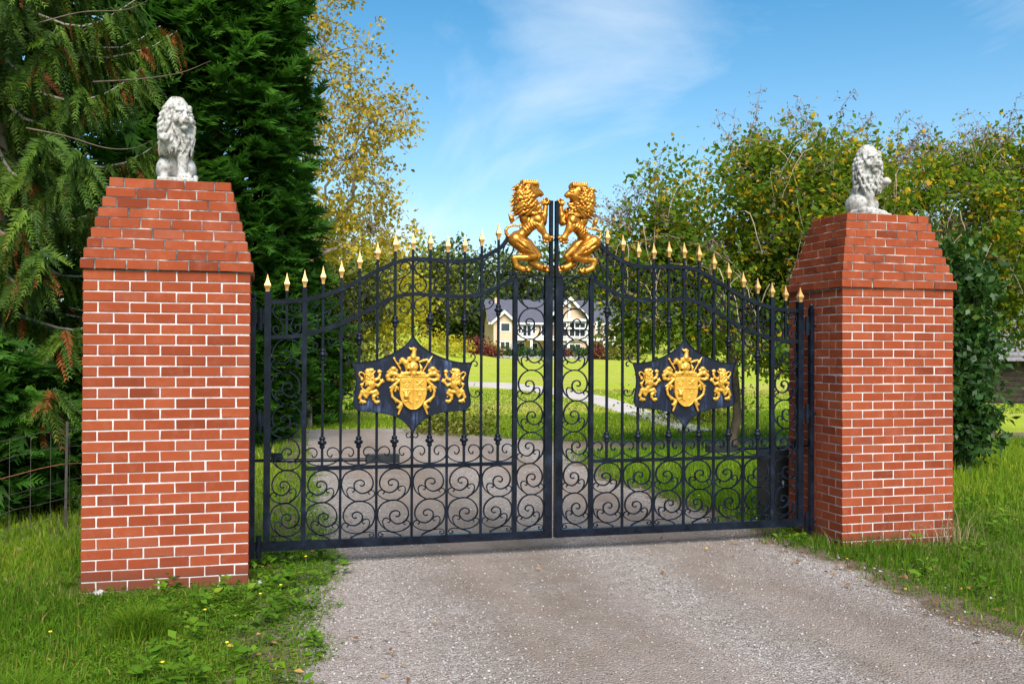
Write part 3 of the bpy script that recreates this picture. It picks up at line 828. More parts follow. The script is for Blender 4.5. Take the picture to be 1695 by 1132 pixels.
# heraldic lion, small relief (about 0.26 tall), facing +x, back at y=0 bulging to -y
def small_lion():
    U=.000325; S=Sculpt((-.13,-.062,-.15),(.13,.004,.17),.0028)
    def q(x,y,d=-.008): return ((x-385)*U,d,(560-y)*U)
    S.ball(q(300,215,-.012),(.024,.016,.027),.006); S.ball(q(400,180,-.012),(.016,.011,.011),.005); S.chain([q(330,150,-.01),q(420,150,-.01)],.007,.004)
    S.chain([q(360,245),q(430,248),(q(475,195))],[.010,.007,.005],.004)
    S.chain([q(320,300,-.012),q(350,400,-.014),q(370,500,-.012)],[.030,.038,.028],.008,flat=1.7)
    rr=random.Random(5)
    for i in range(44):
        x=rr.uniform(250,435); y=rr.uniform(260,510); S.cone(q(x,y,-.034),q(x+rr.uniform(-30,5),y+48,-.030),.0075,.0025,.0015)
    S.chain([q(400,540,-.012),q(330,620,-.012),q(270,690,-.01)],[.026,.019,.018],.008)
    S.chain([q(450,420),q(555,375),q(590,285)],[.014,.012,.011],.005); S.ball(q(580,215),(.017,.012,.016),.005)
    S.chain([q(440,500),q(545,545),q(610,470)],[.013,.012,.011],.005); S.ball(q(640,440),(.017,.012,.016),.005)
    for (x,y) in ((540,190),(575,170),(620,195),(600,400),(650,390),(685,440)): S.ball(q(x,y),(.006,.007,.006),.003)
    S.chain([q(*a) for a in ((245,650),(190,620),(155,575),(165,520),(215,455),(240,390),(232,310),(205,255),(150,222),(105,235),(92,270),(118,320),(160,360))],.0055,.003)
    S.ball(q(160,520),(.015,.009,.013),.004); S.ball(q(165,385),(.013,.009,.016),.004)
    S.chain([q(265,690),q(290,760),q(265,815),q(240,790),q(170,690),q(110,830),q(150,900)],[.018,.014,.012,.012,.016,.012,.009],.005)
    S.chain([q(150,910),q(235,930)],[.012,.013],.004); S.ball(q(125,940),(.009,.008,.007),.003); S.ball(q(180,960),(.008,.008,.006),.003)
    S.chain([q(310,705),q(420,700),q(490,680),q(530,735),q(440,800),q(440,870),q(480,915)],[.019,.017,.018,.014,.014,.011,.010],.005)
    S.chain([q(480,930),q(560,925)],[.011,.013],.004); S.ball(q(520,965),(.010,.008,.006),.003); S.ball(q(540,820),(.008,.007,.006),.003)
    return S
_s=small_lion(); SMALL={1:_s.mesh('heraldic_lion'),-1:_s.mesh('heraldic_lion',flipx=True)}

def coat():
    S=Sculpt((-.235,-.066,1.155),(.235,.004,1.715),.0028); rr=random.Random(9)
    def q(x,y,d=-.010): # photo-crop units around the shield's axis
        return ((x-395)*.000608,d,1.470-(y-460)*.000628)
    # mantling: acanthus leaves on both sides
    for s_ in(-1,1):
        def m(x,y,d=-.012): return q(395+s_*(395-x),y,d)
        S.chain([m(230,480),m(170,440),m(110,430),m(65,465),m(75,505),m(130,515),m(190,500)],[.016,.018,.018,.016,.014,.013,.010],.006)
        S.ball(m(140,372,-.016),(.024,.018,.018),.006); S.chain([m(180,395),m(110,390),m(60,415)],[.014,.014,.006],.005)
        S.chain([m(215,520),m(150,580),m(115,650),m(130,720),m(190,770),m(250,800)],[.014,.013,.011,.010,.012,.012],.006)
        S.chain([m(160,570),m(100,610),m(90,620)],[.012,.008,.003],.005); S.chain([m(180,600),m(165,650),m(175,660)],[.012,.008,.003],.004); S.chain([m(200,610),m(205,640)],[.010,.004],.004)
        S.chain([m(150,740),m(175,785),m(160,760)],[.010,.006,.003],.004)
        S.chain([m(240,820),m(215,855),m(190,850)],[.016,.014,.006],.005); S.chain([m(250,830),m(230,880),m(208,935)],[.012,.009,.008],.004)
        S.chain([m(250,440),m(320,430),m(360,420)],[.016,.016,.012],.006)
        for i in range(9):
            x=rr.uniform(60,220); y=rr.uniform(395,520); S.cone(m(x,y,-.026),m(x+rr.uniform(-30,30),y+rr.uniform(8,22),-.022),.005,.002,.003)
    # battle axe, spear, crescent
    S.chain([q(145,245),q(265,425)],[.007,.007],.002); S.ball(q(150,245),(.010,.008,.010),.003)
    S.chain([q(215,300),q(255,265),q(300,300),q(318,350),q(305,395)],[.014,.020,.024,.020,.006],.006); S.ball(q(262,385,-.012),(.016,.03,.014),.003,'cut'); S.ball(q(205,290,-.012),(.008,.02,.008),.002,'cut')
    S.chain([q(515,420),q(610,270)],[.006,.006],.002); S.chain([q(575,325),q(595,290),q(648,212)],[.006,.013,.002],.002)
    S.chain([q(480,310),q(500,360),q(495,420)],[.003,.012,.006],.003); S.chain([q(470,290),q(530,270),q(575,260),q(590,285)],[.006,.012,.009,.004],.004)
    # helmet with pointed visor, wreath and the crest bird's head
    S.ball(q(395,345,-.018),(.040,.024,.040),.006); S.chain([q(370,360,-.026),q(322,368,-.026)],[.022,.004],.008); S.chain([q(385,400,-.014),q(400,430,-.012)],[.022,.028],.006)
    S.cone(q(330,352,-.036),q(440,345,-.040),.003,.003,.002,'cut')
    S.chain([q(335,265,-.016),q(455,262,-.016)],[.012,.012],.003); S.chain([q(335,245,-.014),q(460,244,-.014)],[.014,.014],.004)
    S.chain([q(395,225,-.014),q(405,170,-.014),q(400,128,-.014)],[.026,.016,.015],.006); S.chain([q(395,125,-.014),q(365,130,-.014),q(345,112,-.012)],[.014,.009,.005],.004); S.ball(q(425,135,-.012),(.010,.009,.012),.003)
    # heater shield, slightly domed, quartered
    n=S.n; X,Y,Z=np.meshgrid(*[S.lo[i]+S.h*np.arange(n[i],dtype=np.float32) for i in range(3)],indexing='ij')
    ztp=1.470; zb=1.206; t=np.clip((1.335-Z)/(1.335-zb),0,1); hw=.106*np.where(Z>1.335,1.0,np.sqrt(np.clip(1-t**1.55,0,1)))
    inside=np.maximum(np.abs(X)-hw,np.maximum(Z-ztp,zb-Z))
    def slab(front,grow): return np.maximum(inside-grow,np.maximum(-(Y+front),Y-.002))
    S.F=np.minimum(S.F,slab(.026,0)); 
    border=np.maximum(slab(.031,0),-(inside+.007)); S.F=np.minimum(S.F,border)
    ribs=np.maximum(np.minimum(np.abs(X),np.abs(Z-1.362))-.003,slab(.031,0)); S.F=np.minimum(S.F,ribs)
    # charges
    for (x,y) in ((272,522),(348,510),(310,582)):
        for a in range(5): S.ball((q(x,y)[0]+.011*math.cos(a*1.257+.3),-.0275,q(x,y)[2]+.011*math.sin(a*1.257+.3)),(.006,.004,.006),.002)
    for a,b in (((430,520),(505,580)),((520,520),(445,580))): S.cone(q(*a,-.027),q(*b,-.027),.0045,.0045,.002)
    S.chain([q(452,572,-.027),q(475,562,-.027),q(500,572,-.027)],.004,.002)
    S.chain([q(300,665,-.028),q(305,710,-.032),q(330,740,-.028)],[.010,.020,.010],.005); S.chain([q(270,650,-.027),q(300,690,-.027)],.007,.003); S.chain([q(350,660,-.027),q(320,700,-.027)],.006,.003); S.chain([q(290,780,-.027),q(330,760,-.027),q(370,800,-.027)],.006,.003)
    for (x,y) in ((450,655),(515,655),(480,715),(445,780)): S.cone(q(x,y-18,-.027),q(x,y+22,-.027),.0045,.003,.002); S.cone(q(x-14,y-16,-.027),q(x+14,y-16,-.027),.0038,.0038,.002)
    return S
_s=coat(); _m=_s.mesh('coat_of_arms'); COAT={1:_m,-1:_m}

# crowned rampant lion on top of each leaf, facing the meeting stile
def big_lion():
    S=Sculpt((1.855,-.125,2.27),(2.285,.125,3.075),.0047); rr=random.Random(4)
    kx,kz=.000787,.000734
    def q(x,y,d=0.): return (2.080+(x-310)*kx,d,3.053-(y-60)*kz)
    u=.00075
    # trunk
    S.chain([q(360,470),q(330,540),q(270,620),q(180,710)],[105*u*.72,92*u*.72,72*u*.78,72*u*.8],.02,flat=.95)
    S.ball(q(390,480),(.052,.058,.055),.02); S.ball(q(250,480),(.035,.05,.05),.02)
    for i in range(6):   # ribs
        x0=235+i*27; y0=590-i*14
        for sd in(-1,1):
            S.chain([q(x0-15,y0-25,sd*.050),q(x0+5,y0+25,sd*.058),q(x0+45,y0+62,sd*.040)],[.004,.0058,.004],.004)
    # mane mass and head
    S.ball(q(265,250),(.075,.062,.095),.02); S.ball(q(275,345),(.085,.066,.075),.02); S.ball(q(360,395),(.052,.055,.046),.02); S.ball(q(310,150),(.052,.05,.05),.015)
    S.ball(q(345,195),(.056,.045,.060),.014)
    S.chain([q(360,175),q(415,195),q(438,205)],[.036,.026,.019],.010); S.ball(q(448,207),(.010,.018,.011),.004)
    S.chain([q(375,130),q(405,172)],[.022,.016],.008)
    pass
    for sd in(-1,1):
        S.ball(q(388,178,sd*.036),(.012,.010,.008),.004,'cut'); S.ball(q(390,178,sd*.030),(.008,.008,.006),.002); S.cone(q(362,160,sd*.034),q(408,166,sd*.026),.008,.006,.004)
        S.ball(q(300,150,sd*.045),(.018,.010,.020),.005)
        # fore legs: raised one on the far side, striking one on the near side
    S.chain([q(400,440,.02),q(470,505,.025),q(480,430,.025),q(492,345,.025)],[.042,.028,.026,.021],.010); S.ball(q(492,290,.025),(.034,.032,.030),.008)
    for (x,y) in ((455,285),(470,258),(497,252),(525,268),(535,300)): S.ball(q(x,y,.012),(.012,.014,.012),.004)
    S.chain([q(475,515,.02),q(490,552,.02)],[.018,.004],.006); S.chain([q(460,515,.0),q(470,545,.0)],[.018,.004],.006)
    S.chain([q(390,500,-.03),q(420,590,-.035),q(455,645,-.035)],[.046,.032,.025],.012); S.ball(q(480,690,-.035),(.036,.034,.032),.008)
    for (x,y) in ((455,735),(485,742),(515,722),(535,690)): S.ball(q(x,y,-.042),(.014,.016,.014),.004)
    S.cone(q(470,690,-.070),q(490,740,-.070),.003,.003,.002,'cut'); S.cone(q(500,680,-.068),q(520,720,-.068),.003,.003,.002,'cut')
    # hind legs
    S.chain([q(190,690,.03),q(300,770,.035),q(425,880,.03)],[.055,.050,.026],.012); S.chain([q(420,895,.03),q(355,950,.03)],[.026,.024],.008)
    S.chain([q(340,965,.03),q(420,1010,.03),q(490,1035,.03)],[.028,.029,.028],.008)
    for (x,y,d_) in ((480,1012,-.004),(512,1022,.012),(532,1036,.030),(538,1054,.048),(505,1055,-.006)): S.ball(q(x,y,d_),(.019,.013,.016),.0025)
    S.chain([q(150,730,-.03),q(240,800,-.038),q(345,890,-.035)],[.060,.058,.034],.014); S.chain([q(350,905,-.035),q(240,925,-.032),q(140,925,-.03)],[.032,.026,.024],.008)
    S.chain([q(200,890,-.045),q(330,880,-.045)],[.010,.012],.008)
    S.chain([q(135,935,-.03),q(165,1020,-.03),q(230,1050,-.03),q(285,1055,-.03)],[.025,.023,.024,.022],.008)
    for (x,y,d_) in ((268,1036,-.058),(296,1046,-.042),(308,1056,-.024),(285,1062,-.060)): S.ball(q(x,y,d_),(.018,.012,.015),.0025)
    S.ball(q(370,920,-.02),(.020,.02,.018),.006)
    for a,b,d in (((150,760),(300,860),-.088),((190,720),(340,830),-.085),((240,870),(330,890),-.072)): S.cone(q(*a,d),q(*b,d),.006,.006,.008,'cut')
    # tail
    S.chain([q(*a) for a in ((85,690),(62,655),(58,620),(80,585),(125,567),(185,568),(232,548),(248,505),(235,472),(208,465),(172,488),(125,528))],[.016,.013,.012,.010,.009,.008,.008,.007,.007,.006,.006,.006],.004)
    S.chain([q(120,560),q(118,520),q(118,490),q(85,433)],[.005,.012,.020,.003],.005)
    # mane locks: long strands sweeping back and down from the face
    for sd in (-1,1):
        for row in range(11):
            for j in range(6):
                x=165+j*40+rr.uniform(-14,14)+(row%2)*20; y=148+row*28+rr.uniform(-9,9)
                if x>305+max(0,y-225)*.75: continue
                e=max(.0,1-((x-275)/170)**2-((y-270)/215)**2)
                d=sd*(.016+.060*math.sqrt(e)); w_=rr.uniform(.85,1.2); dn=rr.uniform(14,40)
                S.chain([q(x+30,y-24,d*.90),q(x+8,y-6,d*1.10),q(x-16,y+dn*.5,d*1.05),q(x-46,y+dn,d*.86)],[.009*w_,.0125*w_,.010*w_,.002],.0022)
        for j in range(16):
            x=rr.uniform(290,425); y=rr.uniform(345,430); S.chain([q(x,y,sd*.043),q(x+10,y+22,sd*.060),q(x-2,y+50,sd*.046)],[.011,.011,.002],.0025)
        # muscle furrows of shoulder, flank and thigh
        for pts_ in ([(300,470),(340,520),(400,540)],[(420,440),(440,480),(420,520)],[(120,690),(190,700),(250,760),(330,850)],[(110,760),(180,820),(260,870)]):
            S.chain([q(*c_,sd*(.066 if c_[1]<560 else .094)) for c_ in pts_],[.007]*len(pts_),.010,'cut')
    for (x,y) in ((205,165),(182,188),(165,215),(158,250),(152,290),(150,330),(150,368),(155,400),(185,415)):
        S.chain([q(x+60,y-20),q(x+10,y+2),q(x-22,y+10)],[.022,.015,.003],.004)
    S.chain([q(378,262),q(415,262),q(480,268)],[.012,.017,.024],.002,'cut'); S.chain([q(345,296),q(392,306),q(420,300)],[.020,.014,.010],.004); S.ball(q(424,290),(.007,.013,.010),.003); S.ball(q(432,228),(.006,.012,.010),.003)
    # crown
    S.box((2.080-.066,-.048,3.014),(2.080+.062,.048,3.040),.006,.003); S.chain([q(240,108),q(380,108)],[.030,.028],.006)
    for i in range(7):
        for sd in (-1,1): S.ball((2.080-.062+i*.019,sd*.034,3.046),(.0105,.0105,.009),.002)
    for sd in(-1,1): S.ball((2.080+(-.066 if sd<0 else .054),0,3.046),(.0105,.012,.009),.002)
    return S
_s=big_lion(); BIG={1:_s.mesh('crowned_lion'),-1:_s.mesh('crowned_lion',flipx=True)}
del _s,_m
leafL=gate_leaf(1,1.636,'black wrought iron gate leaf hinged on the nearer pillar, with gold lion and crest')
leafR=gate_leaf(-1,6.212,'black wrought iron gate leaf hinged on the farther pillar, with gold lion and crest')

# hinge posts fixed to the pillars, with hinge brackets
def hinge_post(x,label,s_,xg):
    root=empty('hinge_post',(x,GY,0)); tag(root,label,'post','steel hinge posts'); root['kind']='thing'
    MB().box((-.018,-.022,.10),(.018,.022,2.06)).build('post',M['iron'],root)
    MB().lathe([(.012,0),(.020,.008),(.022,.020),(.012,.034),(.004,.04)],8,(0,0,2.06)).build('cap',M['iron'],root)
    for z in (.185,1.13,1.90):
        a,b_=sorted((s_*.0185,xg-x-s_*.001))
        mb=MB().box((a,-.016,z-.035),(b_,.016,z+.035)); c_=(a+b_)/2
        mb.tube([((a+b_)/2,-.022,z-.085),((a+b_)/2,-.022,z+.085)],.020,10); mb.build('hinge',M['iron'],root)
        MB().box((-s_*.018-.012,-.03,z-.012),(-s_*.018+.012,.03,z+.012)).build('bolt_plate',M['iron'],root)
hinge_post(1.5568,'slim black steel hinge post against the nearer pillar',1,1.636)
hinge_post(6.300,'slim black steel hinge post with brackets against the pillar showing two faces',-1,6.212)
# swing-gate operator arms behind the leaves
def operator(x0,s_,z,label,L_):
    root=empty('gate_operator',(x0,GY+.13,z)); tag(root,label,'gate operator','gate opener arms')
    def bx(a,b): return (min(s_*a[0],s_*b[0]),a[1],a[2]),(max(s_*a[0],s_*b[0]),b[1],b[2])
    MB().box(*bx((0,-.02,-.008),(.10,.02,.012))).build('bracket',M['iron'],root)
    MB().tube([(s_*.10,0,.0),(s_*(L_-.26),0,-.01)],.014,8).build('push_rod',M['iron'],root)
    MB().box(*bx((.14,-.03,.005),(.22,.03,.055))).build('clevis',M['iron'],root)
    MB().box(*bx((L_-.26,-.05,-.035),(L_,.05,.028))).build('motor_housing',M['black_plastic'],root)
operator(1.55,1,.815,'black gate opener arm behind the leaf on the nearer pillar',1.13)
operator(6.42,-1,.83,'black gate opener arm behind the leaf beside the black cabinet',1.05)
# black pedestal cabinet behind the far pillar end
root=empty('operator_cabinet',(6.43,1.18,float(ground(6.4,1.2)))); tag(root,'black plastic pedestal cabinet with rounded lid behind the gate','cabinet')
MB().box((-.15,-.13,-.02),(.15,.13,.60)).build('body',M['black_plastic'],root)
MB().prism([(-.16,.601),(.16,.601),(.16,.64),(.135,.69),(.08,.715),(-.08,.715),(-.135,.69),(-.16,.64)],-.14,.14).build('lid',M['black_plastic'],root)
MB().box((-.03,-.138,.36),(-.012,-.1305,.42)).build('lock_plate',M['box_grey'],root)
# ------------------------------------------------------------------ foliage
def leaves_mesh(name,C,D,Nn,L,W,rnd,fold=.18,bend=.0):
    """one folded rhombic leaf per row: C base, D direction, Nn face normal"""
    D=unrot(D); S=unrot(np.cross(D,Nn)); Nn=unrot(np.cross(S,D)); L=np.asarray(L)[:,None]; W=np.asarray(W)[:,None]
    V=np.stack([C,C+D*L*.45+S*W*.5+Nn*W*fold,C+D*L-Nn*L*bend,C+D*L*.45-S*W*.5+Nn*W*fold],1).reshape(-1,3)
    n=len(C); F=np.arange(4*n).reshape(n,4)
    return np_mesh(name,V,F,False,rnd)
def needles_mesh(name,C,D,Nn,L,W,rnd):
    D=unrot(D); S=unrot(np.cross(D,Nn)); L=np.asarray(L)[:,None]; W=np.asarray(W)[:,None]
    V=np.stack([C-S*W*.4,C+S*W*.4,C+D*L],1).reshape(-1,3); n=len(C)
    return np_mesh(name,V,np.arange(3*n).reshape(n,3),False,rnd)
def rdir(n): return unrot(RNG.normal(size=(n,3)))
M['leaf_vine']=foliage('leaf_vine',[(0,(.062,.130,.010)),(.30,(.110,.200,.014)),(.62,(.20,.270,.018)),(.80,(.40,.35,.022)),(.90,(.64,.46,.022)),(1,(.70,.37,.02))],.5,.62,.2)
M['leaf_gold']=foliage('leaf_gold',[(0,(.18,.155,.012)),(.4,(.32,.25,.018)),(.75,(.48,.34,.022)),(1,(.62,.42,.03))],.6,.45)
M['leaf_yellowgreen']=foliage('leaf_yellowgreen',[(0,(.22,.23,.012)),(.5,(.44,.38,.018)),(1,(.68,.50,.025))],.6,.55)
M['leaf_laurel']=foliage('leaf_laurel',[(0,(.014,.045,.008)),(.5,(.028,.078,.012)),(.9,(.055,.12,.016)),(1,(.24,.24,.03))],.48,.3,.35)
M['cedar']=foliage('cedar',[(0,(.028,.062,.008)),(.4,(.056,.115,.012)),(.75,(.095,.170,.016)),(.90,(.155,.23,.020)),(.905,(.20,.060,.016)),(1,(.32,.10,.025))],.6,.40,.2)
M['cypress']=foliage('cypress',[(0,(.018,.065,.007)),(.5,(.038,.120,.011)),(.85,(.065,.175,.015)),(1,(.10,.22,.02))],.6,.48,.15)
M['leaf_dark']=foliage('leaf_dark',[(0,(.020,.042,.008)),(.5,(.045,.080,.012)),(1,(.10,.125,.016))],.6,.3)
M['leaf_mid']=foliage('leaf_mid',[(0,(.055,.080,.010)),(.5,(.12,.145,.014)),(1,(.24,.22,.02))],.6,.35)
M['leaf_red']=foliage('leaf_red',[(0,(.06,.012,.012)),(.6,(.16,.030,.022)),(1,(.30,.12,.04))],.6,.35)
M['leaf_box']=foliage('leaf_box',[(0,(.015,.045,.008)),(.6,(.035,.085,.012)),(1,(.07,.13,.018))],.6,.3)

def tree_root(name,xy,label,cat='tree',group=None):
    o=empty(name,(float(xy[0]),float(xy[1]),float(ground(*xy))-.05)); tag(o,label,cat,group,'thing'); return o
def limb(mb,a,b,ra,rb,n=6,wig=.06,rr=random,segs=5):
    a=np.array(a,float); b=np.array(b,float); L=np.linalg.norm(b-a); pts=[]
    for i in range(segs+1):
        t=i/segs; p=a+(b-a)*t
        if 0<i<segs: p=p+np.array([rr.gauss(0,1),rr.gauss(0,1),rr.gauss(0,.6)])*L*wig
        pts.append(p)
    mb.tube(pts,[ra+(rb-ra)*i/segs for i in range(segs+1)],n); return pts
def broadleaf(name,xy,label,lobes,trunk_h,trunk_r,n_clumps,per,leaf,mat,bark='bark',group=None,sink=.35,clump=.30,shell=.55,up=.3,cat='tree',twig_frac=.5,seed=1,rmap=None,trunk_to=None):
    """lobes: (dx,dy,z, rx,ry,rz) of the crown relative to the trunk base"""
    rr=random.Random(seed); rg=np.random.default_rng(seed); root=tree_root(name,xy,label,cat,group)
    vol=np.array([l[3]*l[4]*l[5] for l in lobes])**.75; vol/=vol.sum()
    which=rg.choice(len(lobes),n_clumps,p=vol); L_=np.array(lobes)[which]
    d=unrot(rg.normal(size=(n_clumps,3))); r_=shell+(1-shell)*rg.random(n_clumps)**.7; r_*=rg.normal(1,.10,n_clumps)
    C=L_[:,:3]+d*r_[:,None]*L_[:,3:]; C[:,2]=np.maximum(C[:,2],.15)
    mb=MB(); top=np.array(trunk_to if trunk_to is not None else [lobes[0][0]*.5,lobes[0][1]*.5,trunk_h])
    limb(mb,(0,0,-.1),top,trunk_r,trunk_r*.6,9,.02,rr)
    hubs=[top]
    for l in lobes:
        c=np.array(l[:3]); limb(mb,top*.9+np.array([0,0,0]),c,trunk_r*.5,trunk_r*.2,7,.06,rr)
        for k_ in range(5):
            e=c+np.array(unrot([rr.gauss(0,1),rr.gauss(0,1),rr.gauss(.3,.7)]))*np.array(l[3:])*.75; limb(mb,c,e,trunk_r*.22,trunk_r*.07,5,.08,rr); hubs.append(e)
        hubs.append(c)
    hubs=np.array(hubs)
    for i in range(int(n_clumps*twig_frac)):
        j=np.argmin(((hubs-C[i])**2).sum(1)); limb(mb,hubs[j],C[i],trunk_r*.06+.004,.003,3,.07,rr,3)
    mb.build('trunk',M[bark],root,True)
    n=n_clumps*per; ci=np.repeat(np.arange(n_clumps),per); cs=clump*rg.uniform(.6,1.4,n_clumps)[ci]
    P=C[ci]+rg.normal(size=(n,3))*cs[:,None]*np.array([1,1,.75])
    out=unrot(P-np.array([lobes[0][0],lobes[0][1],lobes[0][2]-1])); D=unrot(rg.normal(size=(n,3))+out*.6+np.array([0,0,-.35])); Nn=unrot(rg.normal(size=(n,3))*.8+np.array([0,0,up+.4])+out*.3)
    s_=leaf*rg.uniform(.6,1.3,n); cr_=rg.random(n_clumps)[ci]
    rnd=np.clip(.55*cr_+.45*rg.random(n),0,1)
    if rmap: rnd=rmap(rnd,P,rg)
    me=leaves_mesh('crown',P,D,Nn,s_,s_*.62,rnd); link('crown',me,M[mat],root)
    return root

def spray_cloud(P,D,Nn,L,rg,pairs,w,brown=0.,hang=.25,lk=.55):
    """flat conifer sprays: a drooping rib with leaflets on both sides; returns leaf arrays"""
    n=len(P); t=(np.arange(pairs)+.5)/pairs; D=unrot(D); S=unrot(np.cross(D,Nn)); Nn=unrot(np.cross(S,D))
    L=L[:,None,None]; T=t[None,:,None]
    rib=P[:,None,:]+D[:,None,:]*L*T+np.array([0,0,-1.])*L*hang*T**2
    out=[]
    for sd in(-1,1):
        dr=unrot(D[:,None,:]*.75+sd*S[:,None,:]*.8+rg.normal(size=(n,pairs,3))*.12+np.array([0,0,-1.])*hang*T)
        out.append((rib,dr,np.broadcast_to(Nn[:,None,:]+rg.normal(size=(n,pairs,3))*.3,rib.shape),np.broadcast_to(L[:,:,0]*(lk*(1-.6*t))[None,:],(n,pairs))))
    C=np.concatenate([o[0].reshape(-1,3) for o in out]); Dd=np.concatenate([o[1].reshape(-1,3) for o in out]); N2=np.concatenate([o[2].reshape(-1,3) for o in out]); LL=np.concatenate([o[3].reshape(-1) for o in out])
    base=rg.random(n)*(.9-brown)
    isb=rg.random(n)<brown; base=np.where(isb,.92+.08*rg.random(n),base*.98)
    rn=np.concatenate([np.repeat(base,pairs)]*2); vary=rg.normal(0,.06,len(rn)); rn=np.where(rn<.9,np.clip(rn+vary,0,.895),rn)
    return C,Dd,N2,LL*rg.uniform(.75,1.25,len(LL)),LL*w,rn

def cedar_tree(xy,label):
    """drooping cedar: limbs sweep down and up, sprays hang from them"""
    rr=random.Random(11); rg=np.random.default_rng(11); root=tree_root('cedar_tree',xy,label)
    mb=MB(); H=10.5; limb(mb,(0,0,-.2),(0.1,0,H),.24,.03,10,.004,rr,8)
    P=[];D=[];Nn=[];L=[]
    nb=140
    for i in range(nb):
        z=.35+(H-.8)*((i+rr.random())/nb)**1.05; az=i*2.399+rr.uniform(-.5,.5)
        ln=(2.35-.10*z if z>1.2 else 1.7+.5*z)*rr.uniform(.70,1.12); ln=max(.5,ln)
        if z>6: ln*=max(.35,1-(z-6)/6)
        dx,dy=math.cos(az),math.sin(az); pts=[]; sag=rr.uniform(.20,.42)
        for j in range(9):
            t=j/8; pts.append(np.array([dx*ln*t,dy*ln*t,z-sag*ln*math.sin(t*math.pi*.78)+.10*ln*t**3+rr.gauss(0,.012)]))
        mb.tube(pts,[.026*(1-.85*j/8)+.003 for j in range(9)],4,cap=False)
        nsp=int(50*ln/2)+8
        for j in range(nsp):
            t=(j+rr.random())/nsp; t=.08+.92*t; f=t*8; a=int(min(f,7)); p=pts[a]+(pts[a+1]-pts[a])*(f-a)
            tang=pts[a+1]-pts[a]; tang/=np.linalg.norm(tang)+1e-9; side=np.array([-dy,dx,0])*rr.choice((-1,1))
            for q_ in range(3):
                P.append(p+np.array([rr.gauss(0,.03),rr.gauss(0,.03),0])); D.append(tang*.5+side*rr.uniform(.0,1.0)+np.array([0,0,-rr.uniform(.35,1.3)])); Nn.append(np.array([dx,dy,.3])+np.array([rr.gauss(0,.5),rr.gauss(0,.5),rr.gauss(0,.3)])); L.append(rr.uniform(.16,.38))
    P=np.array(P);D=np.array(D);Nn=np.array(Nn);L=np.array(L)
    C,Dd,N2,LL,WW,rn=spray_cloud(P,D,Nn,L,rg,13,.36,brown=.07,hang=.40,lk=.34)
    mb.build('trunk',M['bark_grey'],root,True)
    link('crown',needles_mesh('crown',C,Dd,N2,LL,WW*1.25,rn),M['cedar'],root)
    # bare weathered twigs reaching out of the foliage
    for dp_,pp in ((9.5,[(150,138),(225,133),(295,122),(345,102)]),(9.3,[(40,215),(105,228),(170,247),(215,248),(250,235)]),(9.4,[(60,40),(130,22),(200,18),(240,2)])):
        pts_=[]
        for px,py in pp:
            q_=cam_xy(px,dp_); pts_.append((q_[0]-xy[0],q_[1]-xy[1],CAM[2]+(581-py)/1575.4*dp_-float(ground(*xy))+.05))
        P_=smooth_path(pts_,5); MB().tube(P_,[.009-.0065*i/(len(P_)-1) for i in range(len(P_))],5).build('bare_branch',M['bark'],root,True)
    return root
def cone_conifer(name,xy,label,H,prof,n,pairs,size,mat,seed,group=None,trunk_r=.2,cover=1.0):
    """dense evergreen: sprays on a radius profile prof(t)"""
    rr=random.Random(seed); rg=np.random.default_rng(seed); root=tree_root(name,xy,label,'tree',group)
    mb=MB(); limb(mb,(0,0,-.2),(0,0,H*.97),trunk_r,.03,8,.004,rr,6)
    zf=rg.random(n)**.9; az=rg.random(n)*2*math.pi; rp=np.interp(zf,[p[0] for p in prof],[p[1] for p in prof])
    lump=1+.13*np.sin(az*5+zf*37)+.11*np.sin(az*9-zf*61)+.07*np.sin(az*3+zf*113)
    r_=rp*lump*(1-.55*rg.random(n)**2.2)
    out=np.stack([np.cos(az),np.sin(az),np.zeros(n)],1); P=out*r_[:,None]; P[:,2]=zf*H+.15
    D=out*1.0+np.array([0,0,.25])+rg.normal(size=(n,3))*.42; Nn=np.array([0,0,1.])+out*.25+rg.normal(size=(n,3))*.35
    L=size*rg.uniform(.6,1.3,n)
    C,Dd,N2,LL,WW,rn=spray_cloud(P-D*(L*.3)[:,None],D,Nn,L,rg,pairs,.42,0,.12)
    for i in range(60):
        z=rr.uniform(.05,.9); a=rr.uniform(0,6.28); rmax=float(np.interp(z,[p[0] for p in prof],[p[1] for p in prof]))*.8
        mb.tube([(0,0,z*H),(math.cos(a)*rmax,math.sin(a)*rmax,z*H+.1*rmax)],[.03,.006],4,cap=False)
    mb.build('trunk',M['bark'],root,True); link('crown',needles_mesh('crown',C,Dd,N2,LL*1.1,WW*1.35,rn),M[mat],root); return root

cedar_tree((-1.35,4.85),'drooping cedar with rust-brown flags behind the nearer pillar')
cone_conifer('cypress_tree',(.80,10.6),'dense dark green cypress between the cedar and the golden tree',15.5,[(0,1.0),(.06,1.45),(.2,1.60),(.38,1.48),(.55,1.25),(.75,.85),(1,.05)],22000,7,.36,'cypress',21)
cone_conifer('background_conifer',(-2.6,9.2),'dark conifer filling the gaps behind the drooping cedar',16.0,[(0,1.5),(.1,2.3),(.3,2.5),(.6,1.9),(1,.1)],9500,5,.50,'cypress',23)
